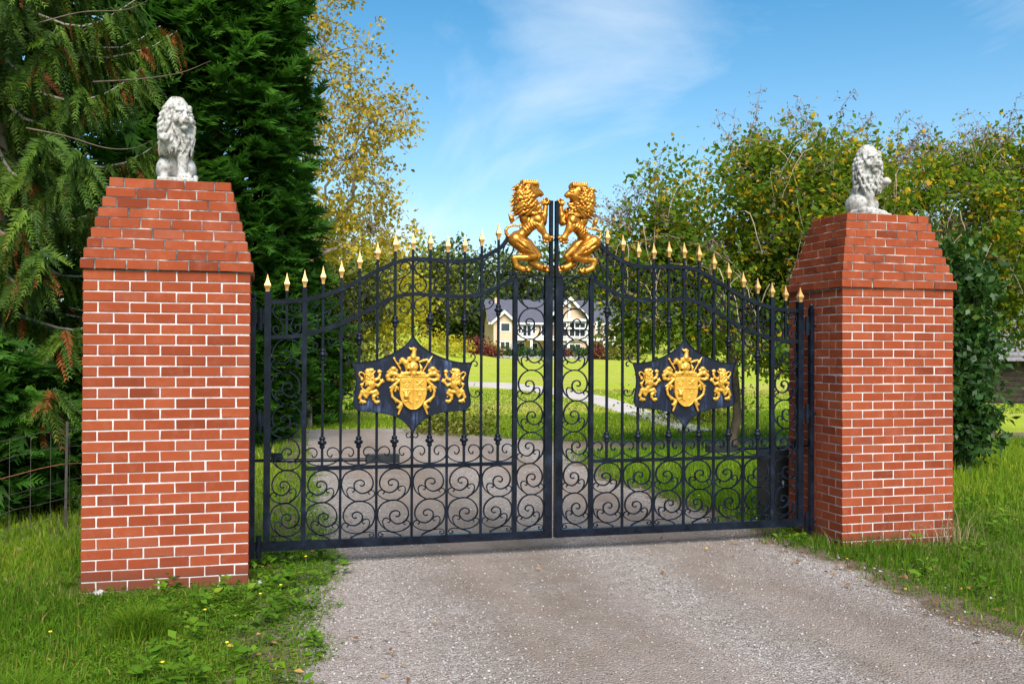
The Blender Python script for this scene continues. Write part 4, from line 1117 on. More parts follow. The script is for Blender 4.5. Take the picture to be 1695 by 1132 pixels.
# low dark evergreens at the end of the grass, left of the drive
cone_conifer('spreading_yew',(2.2,14.6),'low dark bushy evergreen beside the end of the drive',3.6,[(0,1.0),(.25,1.35),(.6,1.05),(.85,.6),(1,.15)],2600,5,.34,'cypress',22,trunk_r=.1)
for i,(x,y,h_,r_,lb) in enumerate([(-1.35,3.55,1.9,1.0,'low dark evergreen bush behind the wire fence, at the picture edge'),(-.25,4.6,1.7,.85,'low dark evergreen bush behind the wire fence, next to the nearer pillar'),(-2.4,2.6,1.7,1.0,'low dark evergreen bush at the outer end of the wire fence')]):
    cone_conifer('evergreen_bush',(x,y),lb,h_,[(0,r_*.9),(.3,r_),(.7,r_*.75),(1,.1)],2600,6,.22,'cypress',24+i,trunk_r=.05)
# golden autumn tree, thin crown
lob=[(.7,0,11.0,2.0,1.8,3.4),(1.5,0,7.6,2.0,1.8,2.6),(2.5,0,9.2,1.3,1.4,1.7),(2.3,0,5.4,1.5,1.5,1.6),(.6,0,4.8,1.3,1.4,1.7)]
lob=[(a*RH[0],a*RH[1],c_,d,e,f) for a,b,c_,d,e,f in lob]
broadleaf('golden_tree',cam_xy(495,31),'tall airy golden autumn tree rising behind the cypress',lob,4.5,.17,380,20,.165,'leaf_gold','bark_grey',seed=33,clump=.24,shell=.25,twig_frac=1.0)
broadleaf('yellow_tree',cam_xy(585,40),'rounded yellow-green tree under the golden tree, behind the gate',[(0,0,4.3,2.5,2.4,2.6),(1.4,-.4,3.0,1.7,1.7,1.7),(-1.3,.3,3.2,1.8,1.7,1.9)],1.8,.18,120,60,.20,'leaf_yellowgreen',seed=41,clump=.42)
broadleaf('yellow_tree',cam_xy(520,34),'yellowing tree filling the gap next to the cypress',[(0,0,3.8,1.9,1.9,2.3),(.6,0,5.6,1.3,1.3,1.2)],1.6,.15,75,60,.19,'leaf_yellowgreen',seed=42,clump=.40)
broadleaf('yellow_tree',cam_xy(640,56),'yellow-green tree left of the distant house, above the lawn',[(0,0,4.6,1.9,1.9,2.2),(-1.5,0,3.9,1.6,1.5,1.8)],2.2,.18,70,60,.28,'leaf_yellowgreen',seed=43,clump=.6)
broadleaf('olive_tree',cam_xy(562,22),'dark olive tree standing at the end of the drive',[(0,0,2.35,1.25,1.2,1.15),(-.6,0,1.5,.9,.9,.9),(.5,.2,3.1,.8,.8,.7)],.9,.10,110,75,.13,'leaf_mid',seed=44,clump=.24)

# vine-covered trees behind the far pillar
def vine_map(rnd,P,rg):
    # yellow leaves gather in patches and more often near the top
    patch=.5+.5*np.sin(P[:,0]*2.3+1.0)*np.sin(P[:,2]*2.9+.6)*np.sin(P[:,1]*1.7)
    y=rg.random(len(P))<(.06+.21*patch*sstep(1.6,4.5,P[:,2])); return np.where(y,.82+.18*rg.random(len(P)),rnd*.74)
def vine_extras(root,lobes,seed,n_up,n_hang):
    """bare twigs with seed heads above the crown, and hanging dead vines in front"""
    rr=random.Random(seed); mb=MB(); seeds=[]; tan=MB()
    for i in range(n_up):
        l=lobes[rr.randrange(len(lobes))]; th_=rr.uniform(0,6.28); el=rr.uniform(.35,1.45)
        d=np.array([math.cos(th_)*math.cos(el),math.sin(th_)*math.cos(el),math.sin(el)]); p=np.array(l[:3])+d*np.array(l[3:])*.9; pts=[p]; L_=rr.uniform(.30,.95)
        for j in range(5): d=np.array(unrot(d+np.array([rr.gauss(0,.35),rr.gauss(0,.35),rr.gauss(.02,.30)]))); pts.append(pts[-1]+d*L_/5); 
        mb.tube(pts,[.008,.007,.006,.005,.004,.003],3,cap=False)
        for q_ in pts[1:]:
            for k_ in range(3): 
                e=q_+np.array([rr.gauss(0,.07),rr.gauss(0,.07),rr.gauss(-.02,.06)]); mb.tube([q_,e],[.003,.002],3,cap=False); seeds.append(e)
    for i in range(n_hang):
        l=lobes[rr.randrange(len(lobes))]; x=rr.uniform(-.9,.9)*l[3]; y=-math.sqrt(max(.05,1-(x/l[3])**2))*l[4]*rr.uniform(.8,1.05); z=l[2]+rr.uniform(-.2,.7)*l[5]; p=np.array([l[0]+x,l[1]+y,z]); pts=[p]; d=np.array([rr.gauss(0,.5),-.3,rr.uniform(-.2,.4)])
        for j in range(6): d=d+np.array([0,0,-.28])+np.array([rr.gauss(0,.12),rr.gauss(0,.12),0]); pts.append(pts[-1]+np.array(unrot(d))*rr.uniform(.10,.20))
        tan.tube(pts,[.007,.006,.006,.005,.004,.003,.003],3,cap=False)
        for k_ in range(8): seeds.append(pts[-1]+np.array([rr.gauss(0,.05),rr.gauss(0,.05),rr.gauss(0,.09)]))
    mb.build('bare_twigs',M['twig'],root); tan.build('hanging_vines',M['vine_dry'],root)
    S=np.array(seeds); S=np.repeat(S,3,0)+RNG.normal(size=(len(seeds)*3,3))*.018; n=len(S); sz=.045*RNG.uniform(.5,1.3,n)
    link('seed_heads',leaves_mesh('seed_heads',S,rdir(n),rdir(n),sz,sz*.55,RNG.random(n)),M['seed'],root)
M['vine_dry']=plain('vine_dry',(.30,.235,.165),.9,0,.2,.3,12)
M['seed']=foliage('seed',[(0,(.10,.07,.05)),(.6,(.22,.155,.11)),(1,(.36,.29,.23))],.8,.3,.1)
xy=cam_xy(1215,15.2)
lob=[(0,0,3.55,1.55,1.5,1.50),(1.25,-.2,3.85,1.5,1.4,1.35),(-1.05,.1,2.75,1.15,1.1,1.05),(.3,-.3,2.35,1.5,1.2,1.0),(1.8,-.2,2.5,1.2,1.1,1.0),(-1.40,.2,3.25,.75,.8,.70)]
lob=[(a*RH[0]+b*FH[0],a*RH[1]+b*FH[1],c_,d,e,f) for a,b,c_,d,e,f in lob]
t_=broadleaf('vine_covered_tree',xy,'vine-covered tree with yellowing leaves and bare top twigs above the far gate leaf',lob,1.7,.085,520,92,.098,'leaf_vine','bark',seed=51,clump=.20,sink=0,rmap=vine_map,twig_frac=.35); vine_extras(t_,lob,61,170,60)
xy=cam_xy(1560,15.6)
lob=[(0,0,3.6,1.7,1.5,1.45),(1.4,0,3.4,1.5,1.4,1.45),(-1.45,0,3.6,1.4,1.3,1.3),(2.4,.2,3.9,1.1,1.3,.85),(-.5,-.1,2.5,1.3,1.3,1.1),(.8,0,4.7,.8,.8,.45)]
lob=[(a*RH[0]+b*FH[0],a*RH[1]+b*FH[1],c_,d,e,f) for a,b,c_,d,e,f in lob]
t_=broadleaf('vine_covered_tree',xy,'vine-covered tree with yellowing leaves behind the pillar showing two faces',lob,1.6,.085,500,92,.098,'leaf_vine','bark',seed=52,clump=.20,rmap=vine_map,twig_frac=.35); vine_extras(t_,lob,62,160,45)
lob=[(0,0,1.5,.42,.5,1.15),(.05,0,2.5,.40,.5,.75),(-.35,.1,1.1,.50,.6,.85),(.05,-.1,.7,.36,.4,.5)]
broadleaf('laurel_shrub',cam_xy(1574,13.2),'dark glossy laurel shrub right beside the pillar showing two faces',lob,.6,.07,190,75,.115,'leaf_laurel',seed=53,clump=.17,cat='shrub',up=.1)

# woods behind the house
specs=[(705,150,13.5,'leaf_mid','yellow-green tree at the edge of the woods, farthest left'),(745,160,16,'leaf_dark','dark tree in the woods left of the distant house'),(782,165,17,'leaf_dark','dark tree just left of the house roof'),
(822,172,19,'leaf_mid','olive tree above the left end of the house roof'),(868,170,18,'leaf_dark','dark tree above the house roof ridge'),(905,178,20,'leaf_mid','tall olive tree above the middle of the house'),(955,172,18.5,'leaf_dark','dark tree above the front gable of the house'),
(1000,168,17,'leaf_mid','olive tree above the right end of the house'),(1050,165,17,'leaf_dark','dark tree behind the right wing of the house')]
for i,(px,dp,h_,mt,lb) in enumerate(specs):
    rw=h_*.30
    broadleaf('wood_tree',cam_xy(px,dp),lb,[(0,0,h_*.62,rw,rw,h_*.36),(rw*.6,0,h_*.38,rw*.8,rw*.8,h_*.3),(-rw*.6,0,h_*.35,rw*.8,rw*.8,h_*.3)],h_*.3,.35,95,45,.85,mt,group='trees of the wood behind the house',seed=70+i,clump=1.35,twig_frac=.1)
for i,(px,dp,h_,mt,lb) in enumerate([(560,95,11,'leaf_mid','green tree far behind the yellow trees'),(470,75,10,'leaf_dark','dark tree far behind the cypress'),(1650,60,9.5,'leaf_dark','dark tree behind the weathered shed'),(1720,55,9,'leaf_dark','dark tree at the right edge behind the shed'),(1340,80,8.5,'leaf_mid','green tree far behind the vine-covered trees'),(1180,110,11,'leaf_mid','olive tree beyond the right wing of the house')]):
    rw=h_*.36
    broadleaf('wood_tree',cam_xy(px,dp),lb,[(0,0,h_*.58,rw,rw,h_*.38),(rw*.6,0,h_*.35,rw*.8,rw*.8,h_*.3),(-rw*.6,0,h_*.33,rw*.8,rw*.8,h_*.3)],h_*.3,.3,90,50,.5,mt,seed=90+i,clump=.85,twig_frac=.1)
# ------------------------------------------------------------------ distant house
def house():
    o2=cam_xy(815,140); hx,hy=float(o2[0]),float(o2[1]); hz=.80
    root=empty('house',(hx,hy,hz),-YAW+R(9)); tag(root,'two-storey peach house with dark roof, white balcony and front gable','house')
    k_=.0204
    def X(c): return (c-150)*k_*1.02
    def Z(c): return (548-c)*k_
    W=X(1075); D=9.0; E_=Z(300); RG=Z(128)
    wall=MB().box((0,0,-.5),(W,D,E_)); wall.add([(0,0,E_),(0,D,E_),(0,D/2,RG-.2)],[(0,1,2)]); wall.add([(W,0,E_),(W,D,E_),(W,D/2,RG-.2)],[(0,1,2)])
    wall.build('wall',M['stucco'],root)
    rf=MB(); t=.16
    for y0,y1 in((-.5,D/2),(D+.5,D/2)):
        z0=E_-.1; v=[(-.6,y0,z0),(W+.6,y0,z0),(W+.6,y1,RG),(-.6,y1,RG)]; rf.add(v+[(a,b,c+t) for a,b,c in v],[(0,1,2,3),(4,5,6,7),(0,1,5,4),(1,2,6,5),(2,3,7,6),(3,0,4,7)])
    roof=rf.build('roof',M['roof_shingle'],root)
    tr=MB().box((-.62,-.62,E_-.25),(W+.62,-.505,E_+.02))
    for y0,y1 in((-.55,D/2),(D+.5,D/2)):
        tr.add([(-.66,y0,E_-.30),(-.66,y0,E_+.02),(-.66,y1,RG+.12),(-.66,y1,RG-.22),(-.60,y0,E_-.30),(-.60,y0,E_+.02),(-.60,y1,RG+.12),(-.60,y1,RG-.22)],[(0,1,2,3),(4,5,6,7),(0,1,5,4),(3,2,6,7)])
    tr.build('eaves',M['white_trim'],roof)
    MB().box((X(190),D*.4,RG-1.0),(X(205),D*.5,RG+.35)).build('chimney',M['stucco'],roof)
    def win(x0,x1,z0,z1,y,nm=1,par=root):
        f=MB(); b=.13
        f.box((x0-b,y-.07,z0-b),(x0,y+.02,z1+b)); f.box((x1,y-.07,z0-b),(x1+b,y+.02,z1+b)); f.box((x0,y-.07,z0-b),(x1,y+.02,z0)); f.box((x0,y-.07,z1),(x1,y+.02,z1+b))
        for i in range(1,nm): xm=x0+(x1-x0)*i/nm; f.box((xm-.05,y-.06,z0),(xm+.05,y+.02,z1))
        o=f.build('window',M['white_trim'],par); MB().box((x0,y-.03,z0),(x1,y-.012,z1)).build('pane',M['glass'],o)
    # left bay with gable
    bx0,bx1,by=X(150),X(297),-1.3
    bay=MB().box((bx0,by,-.5),(bx1,.0,Z(298))); bay.add([(bx0,by,Z(298)),(bx1,by,Z(298)),((bx0+bx1)/2,by,Z(232))],[(0,1,2)]); bay.build('bay',M['stucco'],root)
    rb=MB(); xm=(bx0+bx1)/2
    for xa in(bx0-.35,bx1+.35):
        v=[(xa,by-.4,Z(305)),(xa,D*.35,Z(305)),(xm,D*.35,Z(222)),(xm,by-.4,Z(222))]; rb.add(v+[(a,b,c+.14) for a,b,c in v],[(0,1,2,3),(4,5,6,7),(0,1,5,4),(1,2,6,5),(2,3,7,6),(3,0,4,7)])
    r2=rb.build('bay_roof',M['roof_shingle'],root); tb=MB()
    for xa in(bx0-.4,bx1+.4): 
        v=[(xa,by-.5,Z(318)),(xa,by-.5,Z(298)),(xm,by-.5,Z(213)),(xm,by-.5,Z(235))]; tb.add(v+[(a,b+.09,c) for a,b,c in v],[(0,1,2,3),(4,5,6,7),(0,1,5,4),(3,2,6,7)])
    tb.build('bargeboard',M['white_trim'],r2)
    win(X(203),X(262),Z(362),Z(308),by,1); win(X(200),X(262),Z(495),Z(440),by,2)
    MB().box((bx1-.25,by-.1,-.4),(bx1+.02,by-.001,Z(300))).build('corner_board',M['white_trim'],root)
    # balcony
    MB().box((X(297)+.03,-2.2,Z(428)),(W-.5,-.01,Z(412))).build('balcony_floor',M['white_trim'],root)
    rl=MB().box((X(300)+.03,-2.25,Z(402)),(W-.5,-2.15,Z(396)))
    rl.build('balcony_rail',M['white_trim'],root)
    for i in range(15):
        x=X(300)+.4+i*(W-X(300)-1)/15; MB().box((x,-2.23,Z(411)),(x+.10,-2.17,Z(402))).build('baluster',M['white_trim'],root)
    for cx in(280,412,556,600,675,818,935,1000,1060): MB().box((X(cx)-.16,-2.2,-.5),(X(cx)+.16,-1.9,Z(428)-.005)).build('post',M['white_trim'],root)
    for cx in(590,815,880): MB().box((X(cx)-.14,-2.1,Z(395)),(X(cx)+.14,-1.85,Z(290))).build('post',M['white_trim'],root)
    win(X(338),X(352),Z(375),Z(320),-.02,1); win(X(370),X(425),Z(398),Z(320),-.02,2); win(X(440),X(456),Z(375),Z(320),-.02,1); win(X(425),X(472),Z(497),Z(450),-.02,1); win(X(330),X(380),Z(497),Z(450),-.02,1)
    win(X(505),X(540),Z(390),Z(320),-.02,1)
    # central gable with timber frame and glazing
    gx0,gx1,gm,gy=X(575),X(838),X(690),-2.1
    g=MB().box((gx0+.2,gy+.4,-.5),(gx1-.2,0,Z(425))); g.build('lower_front',M['stucco'],root)
    g=MB().add([(gx0,gy+.35,Z(285)),(gx1,gy+.35,Z(285)),(gm,gy+.35,Z(135))],[(0,1,2)]); g.build('gable_wall',M['stucco'],root)
    gr=MB()
    for xa,za in((gx0-.3,Z(230)),(gx1+.3,Z(292))):
        v=[(xa,gy-.3,za),(xa,D*.4,za),(gm,D*.4,Z(122)),(gm,gy-.3,Z(122))]; gr.add(v+[(a,b,c+.16) for a,b,c in v],[(0,1,2,3),(4,5,6,7),(0,1,5,4),(1,2,6,5),(2,3,7,6),(3,0,4,7)])
    r3=gr.build('gable_roof',M['roof_shingle'],root); gt=MB()
    for xa,za in((gx0-.35,Z(236)),(gx1+.35,Z(300))):
        v=[(xa,gy-.42,za-.35),(xa,gy-.42,za+.1),(gm,gy-.42,Z(112)),(gm,gy-.42,Z(138))]; gt.add(v+[(a,b+.1,c) for a,b,c in v],[(0,1,2,3),(4,5,6,7),(0,1,5,4),(3,2,6,7)])
    gt.build('bargeboard',M['white_trim'],r3)
    fr=MB().box((gx0,gy-.05,Z(288)),(gx1,gy+.2,Z(270))); fr.box((X(676),gy-.06,Z(270)+.002),(X(690),gy+.2,Z(165))); fr.box((gx0,gy-.05,Z(345)),(gx1,gy+.2,Z(334)))
    fr.build('timber_frame',M['white_trim'],root)
    win(X(612),X(665),Z(396),Z(300),gy+.39,2); win(X(690),X(800),Z(396),Z(300),gy+.39,3); win(X(690),X(768),Z(500),Z(455),gy+.39,2); win(X(600),X(660),Z(500),Z(455),gy+.39,2)
    MB().box((gx0+.25,gy+.4,Z(410)),(gx1-.25,0,Z(290))).build('upper_front',M['stucco'],root)
    win(X(900),X(930),Z(380),Z(330),-.02,1); win(X(960),X(1000),Z(380),Z(330),-.02,2); win(X(880),X(930),Z(500),Z(450),-.02,2); win(X(1005),X(1045),Z(500),Z(450),-.02,1)
house()
# rock wall, clipped shrubs and a red maple before the house
def boulders(name,p0,p1,n,sz,label,seed):
    rr=random.Random(seed); root=empty(name,(float(p0[0]),float(p0[1]),float(ground(*p0)))); tag(root,label,'wall',kind='thing')
    for i in range(n):
        t=(i+rr.uniform(-.3,.3))/n; x=p0[0]+(p1[0]-p0[0])*t; y=p0[1]+(p1[1]-p0[1])*t; s=sz*rr.uniform(.6,1.2); bm=bmesh.new(); bmesh.ops.create_icosphere(bm,subdivisions=1,radius=1)
        for v in bm.verts: v.co=Vector((v.co.x*s*rr.uniform(.9,1.5),v.co.y*s*rr.uniform(.7,1),v.co.z*s*rr.uniform(.5,.75)))
        me=bpy.data.meshes.new('rock'); bm.to_mesh(me); bm.free(); o=link('rock',me,M['rock'],root,(x-p0[0]+rr.gauss(0,.1),y-p0[1]+rr.gauss(0,.2),float(ground(x,y))-float(ground(*p0))+s*.2))
boulders('rock_wall',cam_xy(780,124),cam_xy(1050,118),52,.45,'low rough rock wall below the clipped shrubs at the house',3)
def shrub(px,dp,r,h,mat,label,seed,n=26,per=40,leaf=.28,name='clipped_shrub'):
    broadleaf(name,cam_xy(px,dp),label,[(0,0,h*.5,r,r,h*.5)],h*.3,.06,n,per,leaf,mat,seed=seed,clump=r*.28,cat='shrub',twig_frac=.15,shell=.7)
for i,(px,r,h,lb) in enumerate([(834,1.15,1.2,'first round clipped shrub under the bay of the house'),(861,.9,1.2,'second round clipped shrub under the balcony'),(882,1.15,1.25,'round clipped shrub right of the left gate stile'),(901,.8,1.0,'small clipped shrub left of the meeting stiles'),(948,1.3,1.25,'large round clipped shrub under the front gable'),(970,.9,1.1,'clipped shrub right of the front gable'),(925,.9,1.1,'clipped shrub between the meeting stiles')]):
    shrub(px,126,r,h,'leaf_box',lb,110+i)
shrub(796,122,1.7,2.2,'leaf_red','dark red maple bush at the left end of the house',120,40,55,.34,'red_maple')
shrub(812,125,1.0,1.9,'leaf_yellowgreen','yellow-green bush behind the red maple',121,26,45,.3,'garden_bush')
shrub(1006,118,1.8,1.4,'leaf_red','rust-coloured bush right of the house front',122,34,50,.3,'garden_bush'); shrub(1036,114,1.8,1.5,'leaf_mid','green bush at the right end of the rock wall',123,34,50,.3,'garden_bush')
shrub(937,122,.6,1.2,'leaf_red','small dark red shrub before the front gable',124,12,40,.25,'garden_bush')
shrub(735,100,2.3,2.1,'leaf_yellowgreen','low wide yellow-green shrub on the hill lawn',125,26,45,.3,'garden_bush')
shrub(750,19,.8,.28,'leaf_mid','low dry shrub patch beyond the end of the drive',126,40,60,.09,'ground_shrub')
for i,(px,dp,r,h,lb) in enumerate([(1160,22,1.1,.75,'low dark shrub right of the grey utility box')]):
    shrub(px,dp,r,h,'leaf_mid',lb,130+i,40,60,.09,'ground_shrub')
# grey utility box
u_=cam_xy(1113,23.0); root=empty('utility_box',(float(u_[0]),float(u_[1]),float(ground(*u_))),-YAW+.35); tag(root,'small pale grey utility box on legs beyond the gate','utility box')
MB().box((-.26,-.15,.42),(.26,.15,.80)).build('box',M['box_grey'],root); MB().box((-.29,-.18,.801),(.29,.18,.84)).build('lid',M['box_grey'],root)
for x in(-.20,.20): MB().box((x-.03,-.10,-.05),(x+.03,.10,.4195)).build('leg',M['box_grey'],root)
# weathered shed at the right
s_=cam_xy(1642,30.5); sz=float(ground(*s_)); root=empty('shed',(float(s_[0]),float(s_[1]),sz),-YAW-.10); tag(root,'low dark timber shed with grey shake roof at the right edge','shed')
for i in range(9): MB().box((0,-.02-.012*(i%2),-.1+i*.165),(6,.12,-.1+i*.165+.155)).build('log',M['old_wood'],root)
MB().box((.02,.14,-.1),(5.98,4,1.4)).build('wall',M['old_wood'],root)
rfm=empty('roof'); rfm.parent=root
for r_ in range(13):
    a=r_/13; y0=-.45+a*2.6; z0=1.36+a*1.75
    for c_ in range(22):
        x=-.35+c_*.30+random.uniform(-.05,.05)
        me=MB().add([(x,y0-.03,z0),(x+.285,y0-.03,z0),(x+.285,y0+.27,z0+.155),(x,y0+.27,z0+.155),(x,y0-.03,z0+.04),(x+.285,y0-.03,z0+.04),(x+.285,y0+.27,z0+.17),(x,y0+.27,z0+.17)],[(0,3,2,1),(4,5,6,7),(0,1,5,4),(1,2,6,5),(2,3,7,6),(3,0,4,7)])
        me.build('shingle',M['shake'],rfm,False,(0,0,random.uniform(0,.02)))
for x in(1.25,2.6): 
    w_=MB().box((x-.06,-.06,.95),(x+.66,-.035,1.32)).build('window',M['white_trim'],root); MB().box((x,-.072,1.0),(x+.6,-.0605,1.28)).build('pane',M['glass'],w_)
MB().box((2.35,-.12,-.1),(2.47,-.03,1.38)).build('corner_post',M['box_grey'],root)
# wire fence left of the nearer pillar
def wire_fence():
    A=np.array([-1.35,.6]); B=np.array([.42,3.6]); L_=np.linalg.norm(B-A); d=(B-A)/L_
    root=empty('wire_fence',(A[0],A[1],float(ground(*A)))); tag(root,'sagging wire fence on thin posts in front of the cedar','fence',kind='thing')
    for t in(.02,.68,1.25):
        x,y=d*L_*t; MB().tube([(x,y,-.2),(x+.01,y,1.0)],.013,6).build('post',M['wire'],root)
    for i,z in enumerate((.12,.28,.44,.60,.76,.92)):
        P=[(d[0]*L_*t,d[1]*L_*t,z-.05*math.sin(t*math.pi*1.5)**2+random.gauss(0,.008)) for t in np.linspace(0,1.25,16)]
        MB().tube(P,.0025 if i!=3 else .0045,4).build('wire',M['rust'] if i in(3,) else M['wire'],root)
    for j in range(18):
        t=j/18*1.25; x,y=d*L_*t; MB().tube([(x,y,.10),(x,y,.90)],.0018,3).build('stay_wire',M['wire'],root)
wire_fence()
# dark board fence and posts far left behind the gate
a_=cam_xy(415,26); root=empty('board_fence',(float(a_[0]),float(a_[1]),float(ground(*a_))),-YAW); tag(root,'old dark board fence low behind the cypress','fence',kind='thing')
for i in range(14): MB().box((i*.14,0,0),(i*.14+.125,.03,.72+random.uniform(-.04,.04))).build('board',M['old_wood'],root)
for i,(px,dp,h_,lb) in enumerate([(466,22,1.25,'weathered grey wooden post between the scrolls of the near gate leaf'),(513,20.5,.55,'short weathered wooden post at the end of the drive'),(449,23,.75,'short pale wooden post by the near hinge post')]):
    q_=cam_xy(px,dp); o=MB().box((-.055,-.055,-.2),(.055,.055,h_)).add([(-.055,-.055,h_),(.055,-.055,h_),(.055,.055,h_),(-.055,.055,h_),(0,0,h_+.04)],[(0,1,4),(1,2,4),(2,3,4),(3,0,4)]).build('wooden_post',M['wood_post'],None,False,(float(q_[0]),float(q_[1]),float(ground(*q_)))); tag(o,lb,'post',kind='thing')
# ------------------------------------------------------------------ ground cover
M['grass']=foliage('grass',[(0,(.055,.120,.008)),(.35,(.098,.205,.012)),(.65,(.155,.275,.016)),(.85,(.24,.325,.022)),(.93,(.36,.31,.06)),(1,(.46,.37,.15))],.6,.58,.12)
M['weed']=foliage('weed',[(0,(.045,.115,.008)),(.4,(.085,.19,.012)),(.75,(.135,.26,.016)),(.95,(.23,.32,.025)),(1,(.34,.29,.05))],.55,.48,.2)
M['straw']=foliage('straw',[(0,(.14,.10,.05)),(.6,(.26,.20,.10)),(1,(.42,.34,.19))],.7,.3,.2)
M['fallen']=foliage('fallen',[(0,(.12,.055,.025)),(.5,(.26,.14,.05)),(1,(.50,.34,.06))],.7,.2,.2)
M['pebble']=foliage('pebble',[(0,(.12,.102,.092)),(.35,(.20,.174,.160)),(.75,(.275,.243,.228)),(1,(.40,.365,.35))],.85,.0,.25)
def in_pillar(x,y,p=.0):
    a=(x>PXL-p)&(x<PXL+1.1045+p)&(y>-p)&(y<.86+p); b=(x>PXR-p)&(x<PXR+1.1022+p)&(y>.016-p)&(y<.86+p); return a|b
def seen(x,y,m=430):
    d=depth_of(x,y); l=lat_of(x,y); px=847.5+1575.4*l/np.maximum(d,.1); return (d>.5)&(px>-m)&(px<1695+m)
def patches(x,y,f,s): return .5+.25*np.sin(x*f+s+1.3*np.sin(y*f*.7+s))+.25*np.sin(y*f*1.3+2*s+1.1*np.sin(x*f*.8+1+s))
def blades(name,X,Y,H,W,rnd,mat,lean=.35,seg=2,label=None,cat='grass'):
    n=len(X); B=np.stack([X,Y,ground(X,Y)-.005],1); az=RNG.random(n)*2*math.pi; d=np.stack([np.cos(az),np.sin(az),np.zeros(n)],1)
    fa=RNG.random(n)*math.pi; s=np.stack([np.cos(fa),np.sin(fa),np.zeros(n)],1)*(W/2)[:,None]; ln=np.abs(RNG.normal(lean,.25,n))[:,None]; H=H[:,None]; upv=np.array([0,0,1.])
    mid=B+upv*H*.55+d*H*ln*.30; tip=B+upv*H*np.clip(1-ln*.35,.3,1)+d*H*ln
    V=np.stack([B-s,B+s,mid+s*.8,mid-s*.8,tip],1).reshape(-1,3); i=np.arange(n)*5
    Q=np.stack([i,i+1,i+2,i+3],1); T=np.stack([i+3,i+2,i+4],1)
    me=bpy.data.meshes.new(name); nf=2*n
    me.vertices.add(len(V)); me.vertices.foreach_set('co',V.astype(np.float32).ravel())
    loops=np.concatenate([Q.ravel(),T.ravel()]).astype(np.int32); me.loops.add(len(loops)); me.loops.foreach_set('vertex_index',loops)
    me.polygons.add(nf); me.polygons.foreach_set('loop_start',np.concatenate([np.arange(n)*4,4*n+np.arange(n)*3]).astype(np.int32))
    me.update(calc_edges=True); a=me.attributes.new('rnd','FLOAT','FACE'); a.data.foreach_set('value',np.concatenate([rnd,rnd]).astype(np.float32))
    o=link(name,me,M[mat]); tag(o,label,cat,kind='stuff'); return o
def scatter(n,x0,x1,y0,y1,fn):
    x=RNG.uniform(x0,x1,n); y=RNG.uniform(y0,y1,n); p=fn(x,y); foot=in_pillar(x,y+.09,.10); p=p*np.where(foot,.22,1); k_=(RNG.random(n)<p)&seen(x,y)&~in_pillar(x,y,-.0); return x[k_],y[k_]
def verge(x,y):
    """0 on the drive, rising to 1 away from its edge"""
    dl=drive_left(y)-x; dr=x-(drive_right(y)+.02+.12*patches(x,y,4,2)); e=np.where(x<3.9,dl+.10,dr); e=np.where(y>6.4,np.where(on_drive(x,y),-1,.3),e); return np.clip(e/np.where(x<3.9,.16,.28),0,1)
# near grass
x,y=scatter(185000,-4.4,2.3,-3.4,1.8,lambda x,y:verge(x,y)*(.30+.70*patches(x,y,2.1,1)))
tall=patches(x,y,2.6,5.0)*sstep(1.1,.2,x)
H=(.030+.075*RNG.random(len(x))**1.5)*(.75+1.0*tall); r_=np.clip(.25+.45*patches(x,y,1.4,3)+RNG.normal(0,.16,len(x)),0,.90); r_=np.where(RNG.random(len(x))<.05,.95,r_)
x2,y2=scatter(175000,5.5,14.5,-4.4,4.8,lambda x,y:verge(x,y)*(.35+.65*patches(x,y,2.0,4))*np.where(x>8.3,.6,1))
strip_=np.exp(-((x2-(6.45-.12*y2))/.42)**2)*(y2<.3); r2=np.clip(.22+.35*patches(x2,y2,1.1,2)+RNG.normal(0,.15,len(x2)),0,.9); dry=(patches(x2,y2,1.7,8)>.66)&(x2>7.6); r2=np.where(dry&(RNG.random(len(x2))<.35),.90+.1*RNG.random(len(x2)),r2)
H2=(.035+.07*RNG.random(len(x2))**1.4)*(1+.9*strip_)
blades('grass',np.r_[x,x2],np.r_[y,y2],np.r_[H,H2],np.r_[np.full(len(x),.0065),np.full(len(x2),.0075)]*RNG.uniform(.7,1.5,len(x)+len(x2)),np.r_[r_,r2],'grass',label='fresh green grass on the verges around the pillars')
# grass behind the gate
x,y=scatter(170000,-4,16,1.2,16,lambda x,y:verge(x,y)*(.5+.5*patches(x,y,1.0,1)))
k_=~on_drive(x,y); x=x[k_];y=y[k_]
blades('grass',x,y,(.04+.09*RNG.random(len(x))**1.5)*(1+1.0*(x>5)*(y<7)),RNG.uniform(.010,.018,len(x)),np.clip(.50+.30*patches(x,y,.6,2)+RNG.normal(0,.12,len(x)),0,.86),'grass',label='green lawn grass behind the gate on both sides of the drive')
d=RNG.uniform(17,40,60000); pxs=RNG.uniform(380,1750,len(d)); q_=np.stack([CAM[0]+d*FH[0]+(pxs-847.5)/1575.4*d*RH[0],CAM[1]+d*FH[1]+(pxs-847.5)/1575.4*d*RH[1]],1); x,y=q_[:,0],q_[:,1]
onp=np.zeros(len(x),bool)
from mathutils import geometry
poly=np.vstack([pl,pr[::-1]])
def in_poly(x,y,P):
    c=np.zeros(len(x),bool); j=len(P)-1
    for i in range(len(P)):
        xi,yi=P[i]; xj,yj=P[j]; t=((yi>y)!=(yj>y))&(x<(xj-xi)*(y-yi)/((yj-yi)+1e-12)+xi); c^=t; j=i
    return c
k_=~on_drive(x,y)&~in_poly(x,y,poly)&(y>14); x=x[k_];y=y[k_];dd=depth_of(x,y)
blades('grass',x,y,(.035+.04*RNG.random(len(x))),.010+.0005*dd*RNG.uniform(.6,1.4,len(x)),np.clip(.70+.22*patches(x,y,.25,2)+RNG.normal(0,.10,len(x)),0,.93),'grass',lean=.5,label='sunlit lawn grass rising towards the house')
